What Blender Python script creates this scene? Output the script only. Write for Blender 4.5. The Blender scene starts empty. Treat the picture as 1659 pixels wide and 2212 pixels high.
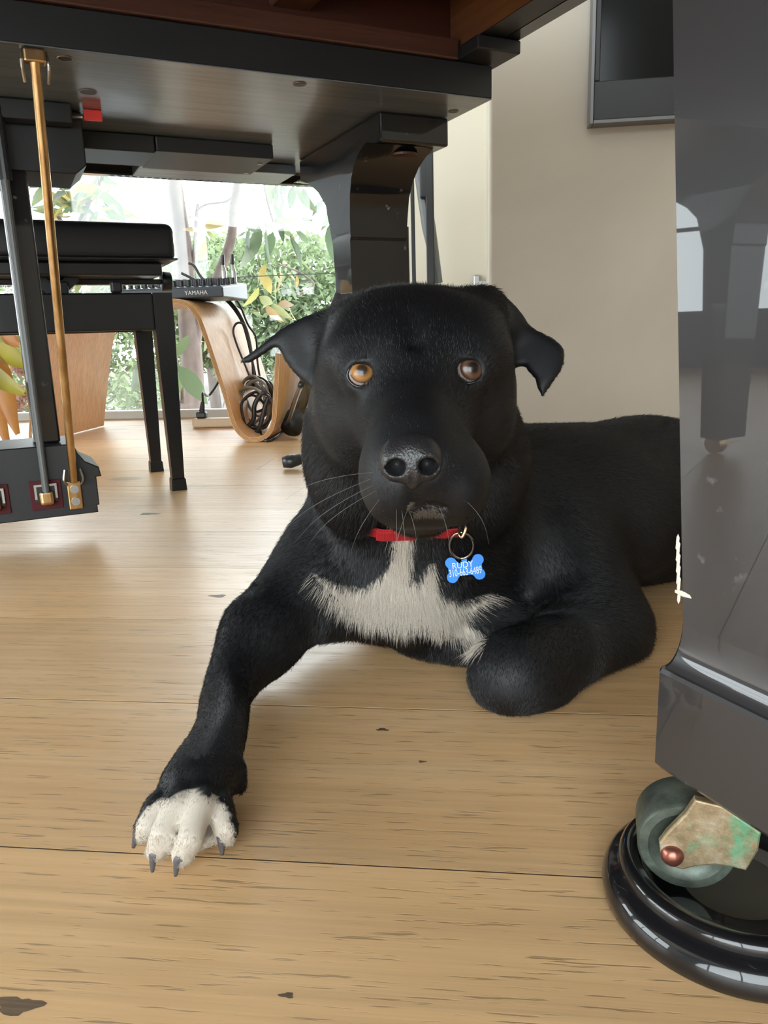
import bpy, bmesh, math, random
import numpy as np
from mathutils import Vector, Matrix, Euler
random.seed(7); rng = np.random.default_rng(7)
SC = bpy.context.scene; COL = SC.collection
# ------------------------------------------------------------------ camera (0.29 m above the floor, under the piano)
FP = 1660.0; CX = 829.5; CY = 1106.0; HC = 0.29
_p = math.atan(386/1660.0); _r = -0.031
FW = np.array([0, math.cos(_p), -math.sin(_p)])
_U0 = np.array([0, math.sin(_p), math.cos(_p)]); _R0 = np.array([1.0, 0, 0])
RT = math.cos(_r)*_R0 + math.sin(_r)*_U0
UP = -math.sin(_r)*_R0 + math.cos(_r)*_U0
OC = np.array([0, 0, HC])
cam = bpy.data.cameras.new('camera'); co = bpy.data.objects.new('camera', cam); COL.objects.link(co)
cam.sensor_fit = 'HORIZONTAL'; cam.sensor_width = 36; cam.lens = 36*FP/1659
cam.clip_start = 0.02; cam.clip_end = 300
M = Matrix.Identity(4)
for i in range(3):
    M[i][0] = RT[i]; M[i][1] = UP[i]; M[i][2] = -FW[i]; M[i][3] = OC[i]
co.matrix_world = M; SC.camera = co
# ------------------------------------------------------------------ sky, sun, window portals, exposure
w = bpy.data.worlds.new('sky'); SC.world = w; w.use_nodes = True
bg = w.node_tree.nodes['Background']; bg.inputs[0].default_value = (0.90, 0.95, 1.0, 1); bg.inputs[1].default_value = 5.0
sun = bpy.data.lights.new('sun', 'SUN'); sun.energy = 3.0; sun.angle = math.radians(2); sun.color = (1, 0.95, 0.86)
so = bpy.data.objects.new('sun', sun); COL.objects.link(so)
so.rotation_euler = Vector((0.35, -0.75, -1.75)).to_track_quat('-Z', 'Y').to_euler()
vs = SC.view_settings; vs.view_transform = 'Standard'; vs.look = 'None'; vs.gamma = 1; vs.use_curve_mapping = False
vs.exposure = 1.22
SC.cycles.use_denoising = True
SC.cycles.max_bounces = 8; SC.cycles.diffuse_bounces = 4; SC.cycles.glossy_bounces = 4; SC.cycles.transparent_max_bounces = 12
SC.cycles.sample_clamp_indirect = 8; SC.cycles.caustics_reflective = False; SC.cycles.caustics_refractive = False

HA = math.radians(-7.0)                       # the house is turned 7 degrees to the view
HE = Vector((math.cos(HA), math.sin(HA), 0)); HN = Vector((-math.sin(HA), math.cos(HA), 0))
def HW(a, b, z=0.0): return HE*a + HN*b + Vector((0, 0, z))
def ray(x, y): return FW + RT*(x-CX)/FP + UP*(CY-y)/FP
def G(x, y, z=0.0):
    d = ray(x, y); return Vector(OC + d*(z-HC)/d[2])
def D(x, y, Y):
    d = ray(x, y); return Vector(OC + d*Y/d[1])
def DB(x, y, b):                              # point on the house plane b = const
    d = ray(x, y); return Vector(OC + d*b/(d[0]*HN.x+d[1]*HN.y))
def DBh(x, y, b):
    P = DB(x, y, b); return Vector((P.dot(HE), b, P.z))
def portal(name, a, b, z, sx, sz, rz):
    l = bpy.data.lights.new(name, 'AREA'); l.shape = 'RECTANGLE'; l.size = sx; l.size_y = sz
    l.cycles.is_portal = True
    o = bpy.data.objects.new(name, l); COL.objects.link(o); o.location = HW(a, b, z)
    d = Vector((math.cos(rz+HA), math.sin(rz+HA), 0)); o.rotation_euler = d.to_track_quat('-Z', 'Y').to_euler()
portal('front_window_portal', -2.5, 2.86, 1.22, 4.3, 2.4, -math.pi/2)
portal('left_window_portal', -4.5, 0.12, 1.25, 4.5, 1.95, 0)
portal('back_window_portal', -1.6, -2.25, 1.22, 5.2, 2.35, math.pi/2)

# ------------------------------------------------------------------ materials
def mat(name, col, rough=0.5, metal=0.0, spec=0.5, coat=0.0, sheen=0.0, coat_rough=0.03):
    m = bpy.data.materials.new(name); m.use_nodes = True
    b = m.node_tree.nodes['Principled BSDF']
    b.inputs['Base Color'].default_value = (*col, 1); b.inputs['Roughness'].default_value = rough
    b.inputs['Metallic'].default_value = metal; b.inputs['Specular IOR Level'].default_value = spec
    b.inputs['Coat Weight'].default_value = coat; b.inputs['Coat Roughness'].default_value = coat_rough
    b.inputs['Sheen Weight'].default_value = sheen
    return m
class NT:
    def __init__(s, m): s.t = m.node_tree; s.b = s.t.nodes.get('Principled BSDF')
    def n(s, typ, **kw):
        nd = s.t.nodes.new(typ)
        for k, v in kw.items(): setattr(nd, k, v)
        return nd
    def l(s, a, b): s.t.links.new(a, b)
    def coord(s, scale=(1, 1, 1), kind='Object', loc=None):
        tc = s.n('ShaderNodeTexCoord'); mp = s.n('ShaderNodeMapping'); mp.inputs['Scale'].default_value = scale
        s.l(tc.outputs[kind], mp.inputs['Vector'])
        return mp
    def noise(s, vec, scale, detail=4, rough=0.55, dist=0.0):
        nz = s.n('ShaderNodeTexNoise'); nz.inputs['Scale'].default_value = scale; nz.inputs['Detail'].default_value = detail
        nz.inputs['Roughness'].default_value = rough; nz.inputs['Distortion'].default_value = dist
        s.l(vec, nz.inputs['Vector']); return nz.outputs['Fac']
    def ramp(s, fac, stops):
        r = s.n('ShaderNodeValToRGB'); e = r.color_ramp.elements
        while len(e) < len(stops): e.new(0.5)
        for i, (p, c) in enumerate(stops):
            e[i].position = p; e[i].color = (*c, 1) if len(c) == 3 else c
        s.l(fac, r.inputs[0]); return r.outputs[0]
    def mix(s, fac, a, b, mode='MIX'):
        m = s.n('ShaderNodeMix', data_type='RGBA', blend_type=mode)
        if isinstance(fac, (int, float)): m.inputs[0].default_value = fac
        else: s.l(fac, m.inputs[0])
        for k, v in ((6, a), (7, b)):
            if isinstance(v, tuple): m.inputs[k].default_value = (*v, 1)
            else: s.l(v, m.inputs[k])
        return m.outputs[2]
    def math(s, op, a, b=None, clamp=False):
        m = s.n('ShaderNodeMath', operation=op, use_clamp=clamp)
        for k, v in ((0, a), (1, b)):
            if v is None: continue
            if isinstance(v, (int, float)): m.inputs[k].default_value = v
            else: s.l(v, m.inputs[k])
        return m.outputs[0]
    def bump(s, h, strength=0.3, dist=0.001):
        b = s.n('ShaderNodeBump'); b.inputs['Strength'].default_value = strength; b.inputs['Distance'].default_value = dist
        s.l(h, b.inputs['Height']); s.l(b.outputs[0], s.b.inputs['Normal'])
def wood(name, c1, c2, c3, scale=1.0, rough=0.4, axis=0, pores=0.5, vary=0.12, relief=0.25, spec=0.5, knots=False):
    m = mat(name, c1, rough, spec=spec); t = NT(m)
    sc = [14*scale]*3; sc[axis] = 1.0*scale
    sp = [560*scale]*3; sp[axis] = 30*scale
    tc = t.n('ShaderNodeTexCoord'); oi = t.n('ShaderNodeObjectInfo')
    add = t.n('ShaderNodeVectorMath', operation='MULTIPLY_ADD')
    t.l(oi.outputs['Random'], add.inputs[0]); add.inputs[1].default_value = (37, 11, 23); t.l(tc.outputs['Object'], add.inputs[2])
    def mp(s):
        k = t.n('ShaderNodeMapping'); k.inputs['Scale'].default_value = s; t.l(add.outputs[0], k.inputs['Vector']); return k.outputs[0]
    g1 = t.noise(mp(sc), 1.0, 6, 0.6, 0.6)
    fine = [120*scale]*3; fine[axis] = 3*scale
    g2 = t.noise(mp(fine), 1.0, 3, 0.6)
    g3 = t.noise(mp(sp), 1.0, 2, 0.5)
    c = t.ramp(g1, [(0.25, c3), (0.5, c1), (0.75, c2)])
    c = t.mix(t.math('MULTIPLY', t.math('SUBTRACT', g2, 0.42, True), 2.1, True), c, tuple(x*0.62 for x in c1))
    pr = t.ramp(g3, [(0.31, (1, 1, 1)), (0.38, (0, 0, 0))])
    c = t.mix(t.math('MULTIPLY', pr, pores), c, tuple(x*0.30 for x in c1))
    if knots:
        vo = t.n('ShaderNodeTexVoronoi'); vo.inputs['Scale'].default_value = 1.0
        t.l(mp((1.3, 2.3, 1)), vo.inputs['Vector'])
        kn = t.ramp(vo.outputs['Distance'], [(0.0, (1, 1, 1)), (0.035, (0.8, 0.8, 0.8)), (0.06, (0, 0, 0))])
        c = t.mix(t.math('MULTIPLY', kn, 0.8), c, (0.07, 0.045, 0.03))
        big = t.noise(mp((1.2, 3.5, 1)), 1.0, 2)
        c = t.mix(t.math('MULTIPLY', big, 0.35, True), c, tuple(x*1.22 for x in c2))
    if vary:
        v = t.math('ADD', t.math('MULTIPLY', oi.outputs['Random'], vary*2), 1-vary)
        cm = t.n('ShaderNodeCombineXYZ')
        for k in range(3): t.l(v, cm.inputs[k])
        c = t.mix(1.0, c, cm.outputs[0], 'MULTIPLY')
    t.l(c, t.b.inputs['Base Color'])
    rr = t.math('ADD', t.math('MULTIPLY', g2, 0.2), rough-0.1); t.l(rr, t.b.inputs['Roughness'])
    if relief: t.bump(t.math('SUBTRACT', g2, t.math('MULTIPLY', pr, 0.8)), relief, 0.0006)
    return m
def worn_black(name, rough=0.08, scratch=0.4, base=(0.006, 0.006, 0.007), coat=1.0, dust=0.0, smear=.10):
    m = mat(name, base, 0.35, spec=.15, coat=coat, coat_rough=rough); t = NT(m); v = t.coord((1, 1, 1)).outputs[0]
    n = t.noise(v, 9, 5); n2 = t.noise(v, 60, 4)
    sm = t.math('MULTIPLY', t.math('SUBTRACT', n, 0.45, True), smear)
    t.l(t.math('ADD', sm, rough), t.b.inputs['Coat Roughness'])
    dots = t.ramp(n2, [(0.66, (0, 0, 0)), (0.74, (1, 1, 1))])
    n3 = t.noise(v, 14, 2); msk = t.ramp(n3, [(0.52, (0, 0, 0)), (0.62, (1, 1, 1))])
    c = t.mix(t.math('MULTIPLY', t.math('MULTIPLY', dots, msk), scratch), base, (0.35, 0.35, 0.38))
    if dust: c = t.mix(t.math('MULTIPLY', n, dust), c, (0.12, 0.10, 0.085))
    t.l(c, t.b.inputs['Base Color'])
    return m
M_GLOSS = worn_black('black_piano_lacquer', 0.025, 0.5)
M_TAIL = worn_black('scuffed_black_lacquer', 0.012, 0.5, base=(0.030, 0.028, 0.029), smear=.03)
M_HAZED = wood('hazed_black_wood', (0.125, 0.150, 0.185), (0.20, 0.225, 0.26), (0.07, 0.088, 0.112), 1.0, 0.40, 0, 0.2, 0, 0.35)  # black wood, its base colour lifted and blued to imitate haze and glare
M_HAZED.node_tree.nodes['Principled BSDF'].inputs['Coat Weight'].default_value = 1.0
M_HAZED.node_tree.nodes['Principled BSDF'].inputs['Coat Roughness'].default_value = .24
M_BLK = mat('matte_black', (0.010, 0.011, 0.013), 0.42)
M_BENCH = mat('black_bench_lacquer', (0.008, 0.009, 0.011), 0.3)
M_LEATHER = mat('black_leatherette', (0.012, 0.013, 0.016), 0.38)
t = NT(M_LEATHER); t.bump(t.noise(t.coord().outputs[0], 600, 2), 0.15, 0.0005)
M_MAHOG = wood('mahogany', (0.060, 0.022, 0.014), (0.095, 0.036, 0.022), (0.042, 0.015, 0.010), 1.0, 0.35, 0, 0.4, 0.05)
M_MAHOGD = wood('dark_soundboard_wood', (0.050, 0.013, 0.008), (0.075, 0.020, 0.010), (0.035, 0.009, 0.006), 1.0, 0.4, 0, 0.3, 0.05)
M_MAHOGO = wood('orange_rim_wood', (0.125, 0.048, 0.018), (0.19, 0.075, 0.027), (0.08, 0.029, 0.012), 1.0, 0.35, 1, 0.4, 0.05)
M_FLOOR = wood('oiled_oak_plank', (0.61, 0.375, 0.180), (0.68, 0.45, 0.245), (0.54, 0.31, 0.135), 1.0, 0.36, 0, 0.75, 0.06, 0.35, knots=True)
M_PLY = wood('oak_veneer_ply', (0.74, 0.42, 0.175), (0.80, 0.48, 0.21), (0.66, 0.36, 0.145), 1.2, 0.5, 2, 0.15, 0.0, 0.1)
M_PLYE = mat('ply_edge', (0.36, 0.19, 0.08), 0.5)
M_BRASS = mat('aged_brass', (0.55, 0.36, 0.16), 0.28, 1.0)
t = NT(M_BRASS); t.l(t.ramp(t.noise(t.coord((1, 1, .2)).outputs[0], 60, 4), [(0.3, (0.38, 0.22, 0.09)), (0.7, (0.75, 0.52, 0.27))]), t.b.inputs['Base Color'])
M_STEEL = mat('dull_steel', (0.42, 0.42, 0.40), 0.35, 1.0)
M_ROD = mat('grey_painted_rod', (0.085, 0.087, 0.085), 0.45)
M_FELT = mat('red_felt', (0.06, 0.005, 0.008), 0.9)
M_RED = mat('red_plastic', (0.75, 0.05, 0.04), 0.4)
M_CREAM = mat('warm_white_paint', (0.74, 0.70, 0.60), 0.7)
M_FRAME = mat('window_frame_grey', (0.45, 0.44, 0.41), 0.5)
M_DKFRAME = mat('dark_window_frame', (0.035, 0.04, 0.05), 0.45)
M_CEIL = mat('white_ceiling', (0.84, 0.83, 0.80), 0.8)
M_NAVY = mat('navy_blind', (.10, .14, .20), .7)
M_CURT = mat('pale_curtain', (0.7, 0.75, 0.78), 0.8)
def plaster():
    m = mat('trowelled_plaster', (0.4, 0.36, 0.3), 0.75); t = NT(m); v = t.coord().outputs[0]
    n = t.noise(v, 1.6, 6, 0.6, 0.8); n2 = t.noise(v, 9, 5, 0.6)
    c = t.ramp(n, [(0.3, (0.44, 0.39, 0.325)), (0.7, (0.54, 0.49, 0.415))])
    c = t.mix(t.math('MULTIPLY', n2, 0.25), c, (0.56, 0.52, 0.45))
    t.l(c, t.b.inputs['Base Color']); t.bump(n2, 0.12, 0.002); return m
M_PLAST = plaster()
def brass_green():
    m = mat('verdigris_brass', (0.3, 0.25, 0.15), 0.5, 0.65); t = NT(m); v = t.coord().outputs[0]
    n = t.noise(v, 90, 6, 0.7); n2 = t.noise(v, 35, 5, 0.7)
    c = t.ramp(n, [(0.3, (0.16, 0.13, 0.075)), (0.5, (0.36, 0.27, 0.16)), (0.66, (0.46, 0.40, 0.30))])
    g = t.ramp(n2, [(0.55, (0, 0, 0)), (0.68, (1, 1, 1))])
    c = t.mix(t.math('MULTIPLY', g, 0.75), c, (0.10, 0.42, 0.24)); t.l(c, t.b.inputs['Base Color'])
    t.bump(n, 0.5, 0.001); return m
M_VERD = brass_green()
def wheelmat():
    m = mat('green_grey_wheel', (0.13, 0.16, 0.13), 0.45, 0.4); t = NT(m); v = t.coord().outputs[0]
    n = t.noise(v, 50, 6, 0.7)
    t.l(t.ramp(n, [(0.35, (0.045, 0.052, 0.042)), (0.6, (0.11, 0.13, 0.105)), (0.72, (0.10, 0.26, 0.19))]), t.b.inputs['Base Color']); return m
M_WHEEL = wheelmat()
M_COPPER = mat('copper_rivet', (0.30, 0.11, 0.08), 0.3, 0.8)
M_DUST = mat('dusty_felt', (0.035, 0.029, 0.018), 0.95)
def glassmat():
    m = bpy.data.materials.new('window_glass'); m.use_nodes = True; t = NT(m); t.t.nodes.remove(t.b)
    out = t.t.nodes['Material Output']; tr = t.n('ShaderNodeBsdfTransparent'); gl = t.n('ShaderNodeBsdfGlossy'); gl.inputs['Roughness'].default_value = 0.02
    tr.inputs[0].default_value = (0.95, 0.97, 0.96, 1)
    fr = t.n('ShaderNodeFresnel'); mx = t.n('ShaderNodeMixShader'); t.l(fr.outputs[0], mx.inputs[0]); t.l(tr.outputs[0], mx.inputs[1]); t.l(gl.outputs[0], mx.inputs[2])
    t.l(mx.outputs[0], out.inputs[0]); return m
M_GLASS = glassmat()
def leafmat(name, stops, trans=0.5):
    m = mat(name, (0.1, 0.2, 0.05), 0.45); t = NT(m); oi = t.n('ShaderNodeObjectInfo')
    n = t.noise(t.coord().outputs[0], 14, 3)
    f = t.math('ADD', t.math('MULTIPLY', oi.outputs['Random'], 0.75), t.math('MULTIPLY', n, 0.3), True)
    c = t.ramp(f, stops); t.l(c, t.b.inputs['Base Color'])
    tl = t.n('ShaderNodeBsdfTranslucent'); t.l(c, tl.inputs[0]); mx = t.n('ShaderNodeMixShader'); mx.inputs[0].default_value = trans
    t.l(t.b.outputs[0], mx.inputs[1]); t.l(tl.outputs[0], mx.inputs[2]); t.l(mx.outputs[0], t.t.nodes['Material Output'].inputs[0]); return m
M_LEAFG = leafmat('green_leaf', [(0.0, (0.048, 0.071, 0.043)), (0.45, (0.071, 0.104, 0.056)), (0.8, (0.114, 0.148, 0.071)), (1.0, (0.17, 0.17, 0.071))])
M_LEAFY = leafmat('yellowing_leaf', [(0.0, (0.099, 0.129, 0.05)), (0.4, (0.177, 0.182, 0.059)), (0.7, (0.222, 0.169, 0.05)), (1.0, (0.177, 0.099, 0.07))])
M_BUSH = leafmat('bush_leaf', [(0.0, (0.119, 0.164, 0.081)), (1.0, (0.194, 0.239, 0.126))])
def bark():
    m = mat('pale_bark', (0.35, 0.28, 0.23), 0.8); t = NT(m); v = t.coord((1, 1, .4)).outputs[0]
    t.l(t.ramp(t.noise(v, 22, 5), [(0.3, (0.055, 0.036, 0.031)), (0.7, (0.12, 0.088, 0.076))]), t.b.inputs['Base Color']); return m
M_BARK = bark()
M_SHING = mat('grey_shingle', (0.20, 0.19, 0.185), 0.9)
M_CABLE = mat('black_cable', (0.025, 0.026, 0.028), 0.3)
M_CABLEG = mat('grey_cable', (0.22, 0.22, 0.20), 0.3)
M_KNOT = wood('knot_wood', (.13, .085, .05), (.20, .13, .075), (.06, .045, .035), 6.0, .5, 0, .5, .15, .3)
M_BEIGE = mat('beige_plastic', (0.62, 0.50, 0.34), 0.5)
M_MIXER = mat('mixer_body_grey', (0.045, 0.055, 0.07), 0.4)
M_MIXTOP = mat('mixer_panel', (0.10, 0.13, 0.16), 0.4)
M_WHITE = mat('white_print', (0.8, 0.8, 0.8), 0.6)

# ------------------------------------------------------------------ mesh helpers
def lnk(name, bm, m, parent=None, smooth=False):
    me = bpy.data.meshes.new(name)
    if isinstance(bm, tuple): me.from_pydata([tuple(v) for v in bm[0]], [], [tuple(f) for f in bm[1]])
    else: bm.to_mesh(me); bm.free()
    o = bpy.data.objects.new(name, me); COL.objects.link(o)
    for mm in (m if isinstance(m, (list, tuple)) else [m]): me.materials.append(mm)
    if smooth: me.polygons.foreach_set('use_smooth', [True]*len(me.polygons))
    if parent is not None: o.parent = parent
    return o
def tag(o, label=None, cat=None, group=None, kind=None):
    if label: o['label'] = label
    if cat: o['category'] = cat
    if group: o['group'] = group
    if kind: o['kind'] = kind
    return o
def empty(name, loc=(0, 0, 0), rz=0.0, **k):
    o = bpy.data.objects.new(name, None); COL.objects.link(o); o.location = loc; o.rotation_euler = (0, 0, rz); o.empty_display_size = .05
    return tag(o, **k)
def bev(bm, r, seg=2):
    if r > 0: bmesh.ops.bevel(bm, geom=bm.edges[:], offset=r, segments=seg, profile=0.5, affect='EDGES', clamp_overlap=True)
    return bm
def box(x0, x1, y0, y1, z0, z1, r=0.0, seg=2):
    bm = bmesh.new(); bmesh.ops.create_cube(bm, size=1)
    for v in bm.verts: v.co = ((x0+x1)/2+v.co.x*(x1-x0), (y0+y1)/2+v.co.y*(y1-y0), (z0+z1)/2+v.co.z*(z1-z0))
    return bev(bm, r, seg)
def prism(poly, axis, t0, t1, r=0.0, seg=2):
    """poly in the two remaining axes, extruded from t0 to t1"""
    bm = bmesh.new()
    def P(p, t):
        a, b = p
        return {0: (t, a, b), 1: (a, t, b), 2: (a, b, t)}[axis]
    A = [bm.verts.new(P(p, t0)) for p in poly]; B = [bm.verts.new(P(p, t1)) for p in poly]
    n = len(poly); bm.faces.new(A[::-1]); bm.faces.new(B)
    for i in range(n): bm.faces.new((A[i], A[(i+1) % n], B[(i+1) % n], B[i]))
    bmesh.ops.recalc_face_normals(bm, faces=bm.faces)
    if r > 0:
        E = [e for e in bm.edges if any(len(f.verts) == n for f in e.link_faces)]
        bmesh.ops.bevel(bm, geom=E, offset=r, segments=seg, profile=.5, affect='EDGES', clamp_overlap=True)
    return bm
def smoothpath(pts, sub=8, closed=False):
    P = [Vector(p) for p in pts]; n = len(P); out = []
    for i in range(n if closed else n-1):
        p0 = P[(i-1) % n] if closed or i > 0 else P[0]*2-P[1]; p1 = P[i]; p2 = P[(i+1) % n]
        p3 = P[(i+2) % n] if closed or i+2 < n else P[-1]*2-P[-2]
        for k in range(sub):
            t = k/sub
            out.append(0.5*((2*p1)+(-p0+p2)*t+(2*p0-5*p1+4*p2-p3)*t*t+(-p0+3*p1-3*p2+p3)*t**3))
    if not closed: out.append(P[-1])
    return out
def tube(pts, rad, n=8, closed=False, cap=True):
    """pts list, rad number or list"""
    bm = bmesh.new(); N = len(pts); P = [Vector(p) for p in pts]
    R = rad if isinstance(rad, (list, tuple)) else [rad]*N
    rings = []; ref = None
    for i in range(N):
        t = (P[(i+1) % N]-P[(i-1) % N]) if closed or 0 < i < N-1 else (P[1]-P[0] if i == 0 else P[-1]-P[-2])
        t.normalize()
        if ref is None:
            ref = Vector((0, 0, 1)) if abs(t.z) < .9 else Vector((1, 0, 0))
        a = t.cross(ref)
        if a.length < 1e-6: a = t.orthogonal()
        a.normalize(); b = a.cross(t).normalized(); ref = b
        rings.append([bm.verts.new(P[i]+(a*math.cos(2*math.pi*k/n)+b*math.sin(2*math.pi*k/n))*R[i]) for k in range(n)])
    for i in range(N if closed else N-1):
        A, B = rings[i], rings[(i+1) % N]
        for k in range(n): bm.faces.new((A[k], B[k], B[(k+1) % n], A[(k+1) % n]))
    if cap and not closed: bm.faces.new(rings[0]); bm.faces.new(rings[-1][::-1])
    bmesh.ops.recalc_face_normals(bm, faces=bm.faces)
    return bm
def lathe(prof, n=64, c=(0, 0, 0)):
    """prof list (r,z)"""
    bm = bmesh.new(); rings = []
    for r, z in prof:
        if r < 1e-6: rings.append([bm.verts.new((c[0], c[1], c[2]+z))])
        else: rings.append([bm.verts.new((c[0]+r*math.cos(2*math.pi*k/n), c[1]+r*math.sin(2*math.pi*k/n), c[2]+z)) for k in range(n)])
    for A, B in zip(rings, rings[1:]):
        for k in range(n):
            k2 = (k+1) % n
            if len(A) == 1 and len(B) == 1: continue
            if len(A) == 1: bm.faces.new((A[0], B[k], B[k2]))
            elif len(B) == 1: bm.faces.new((A[k], A[k2], B[0]))
            else: bm.faces.new((A[k], A[k2], B[k2], B[k]))
    bmesh.ops.recalc_face_normals(bm, faces=bm.faces)
    return bm
def shade(o, ang=35):
    me = o.data; me.polygons.foreach_set('use_smooth', [True]*len(me.polygons)); me.set_sharp_from_angle(angle=math.radians(ang)); return o
def copy_tree(o, parent=None):
    c = o.copy(); COL.objects.link(c); c.parent = parent
    for ch in list(o.children): copy_tree(ch, c)
    return c

# ------------------------------------------------------------------ the room
A0, A1, B0, B1 = -4.6, 1.45, -2.3, 2.80
floor = tag(empty('floor', (0, 0, 0), HA), kind='structure')
sub = lnk('subfloor', box(A0-.1, A1+.1, B0-.1, B1+.15, -0.10, -0.02), M_BLK, floor)
PW = 0.1845; k0 = int((B0-.370)/PW)-1
for k in range(k0, 40):
    y0 = .370+k*PW; y1 = y0+PW
    if y0 > B1: break
    y1 = min(y1, B1+.10)
    x = A0-random.uniform(0, 1.5)
    while x < A1:
        L = random.uniform(1.9, 2.5)
        # keep the board ends off the stretch of floor before the dog
        if -0.75 < x+L < 0.9 and -.1 < y0 < 1.3: L += 1.7
        a, b = max(x, A0), min(x+L, A1)
        if b-a > 0.05:
            cx, cy = (a+b)/2, (y0+y1)/2
            p = lnk('plank', box(a-cx+.0005, b-cx-.0005, y0-cy+.0007, y1-cy-.0007, -0.019, random.uniform(-.0002, .0), 0.0, 1), M_FLOOR, floor)
            p.location = (cx, cy, 0)
        x += L
bm = bmesh.new()
for k in range(k0, 40):
    y0 = .370+k*PW
    if y0 > B1: break
    bmesh.ops.create_cube(bm, size=1, matrix=Matrix.Translation(((A0+A1)/2, y0, -.0098)) @ Matrix.Diagonal((A1-A0, .00138, .0189, 1)))
for kx, ky, kr in ((322, 1110, .017), (470, 1287, .010), (826, 1576, .0045), (38, 2172, .011), (912, 1645, .003), (620, 2150, .0035), (505, 1330, .006)):
    P_ = G(kx, ky, .00006); q_ = bmesh.new()
    bmesh.ops.create_circle(q_, cap_ends=True, segments=22, radius=1)
    for v_ in q_.verts: r_ = kr*(1+.25*math.sin(3*math.atan2(v_.co.y, v_.co.x)+kx)+random.uniform(-.12, .12)); v_.co = (v_.co.x*r_, v_.co.y*r_*.42, 0)
    ko = lnk('knot', q_, M_KNOT, floor); ko.location = (P_.dot(HE), P_.dot(HN), .00006)
lnk('joint_filler', bm, mat('dark_joint', (.05, .03, .018), .9), floor)
def struct(name, bm, m, label=None):
    o = lnk(name, bm, m); o.rotation_euler = (0, 0, HA); o['kind'] = 'structure'
    if label: o['label'] = label
    return o
struct('ceiling', box(A0-.2, A1+.2, B0-.2, B1+.2, 2.5, 2.6), M_CEIL)
ac = 0.034
struct('wall_right', box(A1, A1+.12, B0, B1+.1, -.02, 2.5), M_PLAST)
nw = struct('wall_front', box(ac, A1, 1.90, 2.02, 0, 2.5, 0.006, 3), M_PLAST, 'mottled beige plaster wall behind the dog')
struct('wall_side', box(ac+.004, ac+.12, 2.02, B1+.02, 0, 2.5), M_CREAM)
struct('wall_back', box(A0, -4.2, B0-.12, B0, 0, 2.5), M_CREAM)
struct('wall_back', box(1.0, A1, B0-.12, B0, 0, 2.5), M_CREAM)
struct('wall_back', box(-4.2, 1.0, B0-.12, B0, 0, .06), M_CREAM)
struct('wall_back', box(-4.2, 1.0, B0-.12, B0, 2.4, 2.5), M_CREAM)
fw = struct('wall_far', box(-0.30, ac+.004, B1, B1+.12, 0, 2.5), M_CREAM, 'cream wall strip beside the tall window')
# far glazing: panes from floor rail to ceiling
def window(name, lo, hi, z0, z1, axis, cst, ps, fm, fwid=.05, dep=.05, rail=.03):
    e = empty(name, (0, 0, 0), HA); e['kind'] = 'structure'
    def bb(u0, u1, za, zb, r=0.003):
        return box(u0, u1, cst-dep/2, cst+dep/2, za, zb, r) if axis == 0 else box(cst-dep/2, cst+dep/2, u0, u1, za, zb, r)
    lnk('bottom_rail', bb(lo, hi, z0, z0+rail), fm, e); lnk('top_rail', bb(lo, hi, z1-.05, z1), fm, e)
    for p in ps: lnk('mullion', bb(p-fwid/2, p+fwid/2, z0+rail, z1-.05), fm, e)
    for a, b in zip(ps, ps[1:]):
        q = (a+fwid/2, b-fwid/2)
        lnk('pane', box(q[0], q[1], cst-.003, cst+.003, z0+rail, z1-.05) if axis == 0 else box(cst-.003, cst+.003, q[0], q[1], z0+rail, z1-.05), M_GLASS, e)
    return e
window('window_1', A0, -.30, 0, 2.5, 0, B1+.03, [A0+.02, -3.2, -1.93, -.33], M_FRAME)
w2 = window('window_2', -2.1, 2.35, .31, 2.2, 1, A0-.03, [-2.07, -1.0, .12, 2.32], M_DKFRAME, .05, .08, .03)
for e_, u0_, u1_, z_ in ((w2, -2.07, 2.3, .80), (w2, -2.07, 2.3, 1.36)):
    lnk('muntin', box(A0-.045, A0-.02, u0_, u1_, z_, z_+.022), M_DKFRAME, e_)
window('window_3', -4.2, 1.0, .06, 2.4, 0, B0-.06, [-4.17, -2.9, -1.6, -.3, .97], M_DKFRAME, .06)
struct('wall_left', box(A0-.12, A0, B0, -2.1, 0, 2.5), M_CREAM)
struct('wall_left', box(A0-.12, A0, 2.35, B1+.1, 0, 2.5), M_CREAM)
struct('wall_left', box(A0-.12, A0, -2.1, 2.35, 0, .31), M_DKFRAME)
struct('wall_left', box(A0-.12, A0, -2.1, 2.35, 2.2, 2.5), M_CREAM)
struct('trim_1', box(ac, A1, 1.885, 1.90, 0, .05, .003), M_PLAST)

# dark framed panel on the plaster wall
fr = tag(empty('wall_frame', HW(0, 1.9), HA), 'black framed dark glass panel hanging on the beige plaster wall', 'picture frame')
f0, f1, g0, g1 = .256, .86, .727, 1.5; bw = .078
lnk('frame', box(f0, f1, -.035, -.001, g0, g0+bw, .002), M_BLK, fr)
lnk('frame', box(f0, f1, -.035, -.001, g1-bw, g1, .002), M_BLK, fr)
lnk('frame', box(f0, f0+.012, -.035, -.001, g0+bw, g1-bw, .002), M_BLK, fr)
lnk('frame', box(f1-.012, f1, -.035, -.001, g0+bw, g1-bw, .002), M_BLK, fr)
lnk('outer_edge', box(f0-.008, f0-.0003, -.042, -.001, g0-.008, g1, .001), mat('grey_metal_edge', (.16, .16, .165), .4, .5), fr)
lnk('outer_edge', box(f0, f1, -.042, -.001, g0-.008, g0-.0003, .001), mat('grey_metal_edge2', (.16, .16, .165), .4, .5), fr)
lnk('dark_glass', box(f0+.013, f1-.013, -.02, -.003, g0+bw+.001, g1-bw-.001), mat('dark_glass', (.008, .009, .010), .12, spec=.15), fr)

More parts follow.
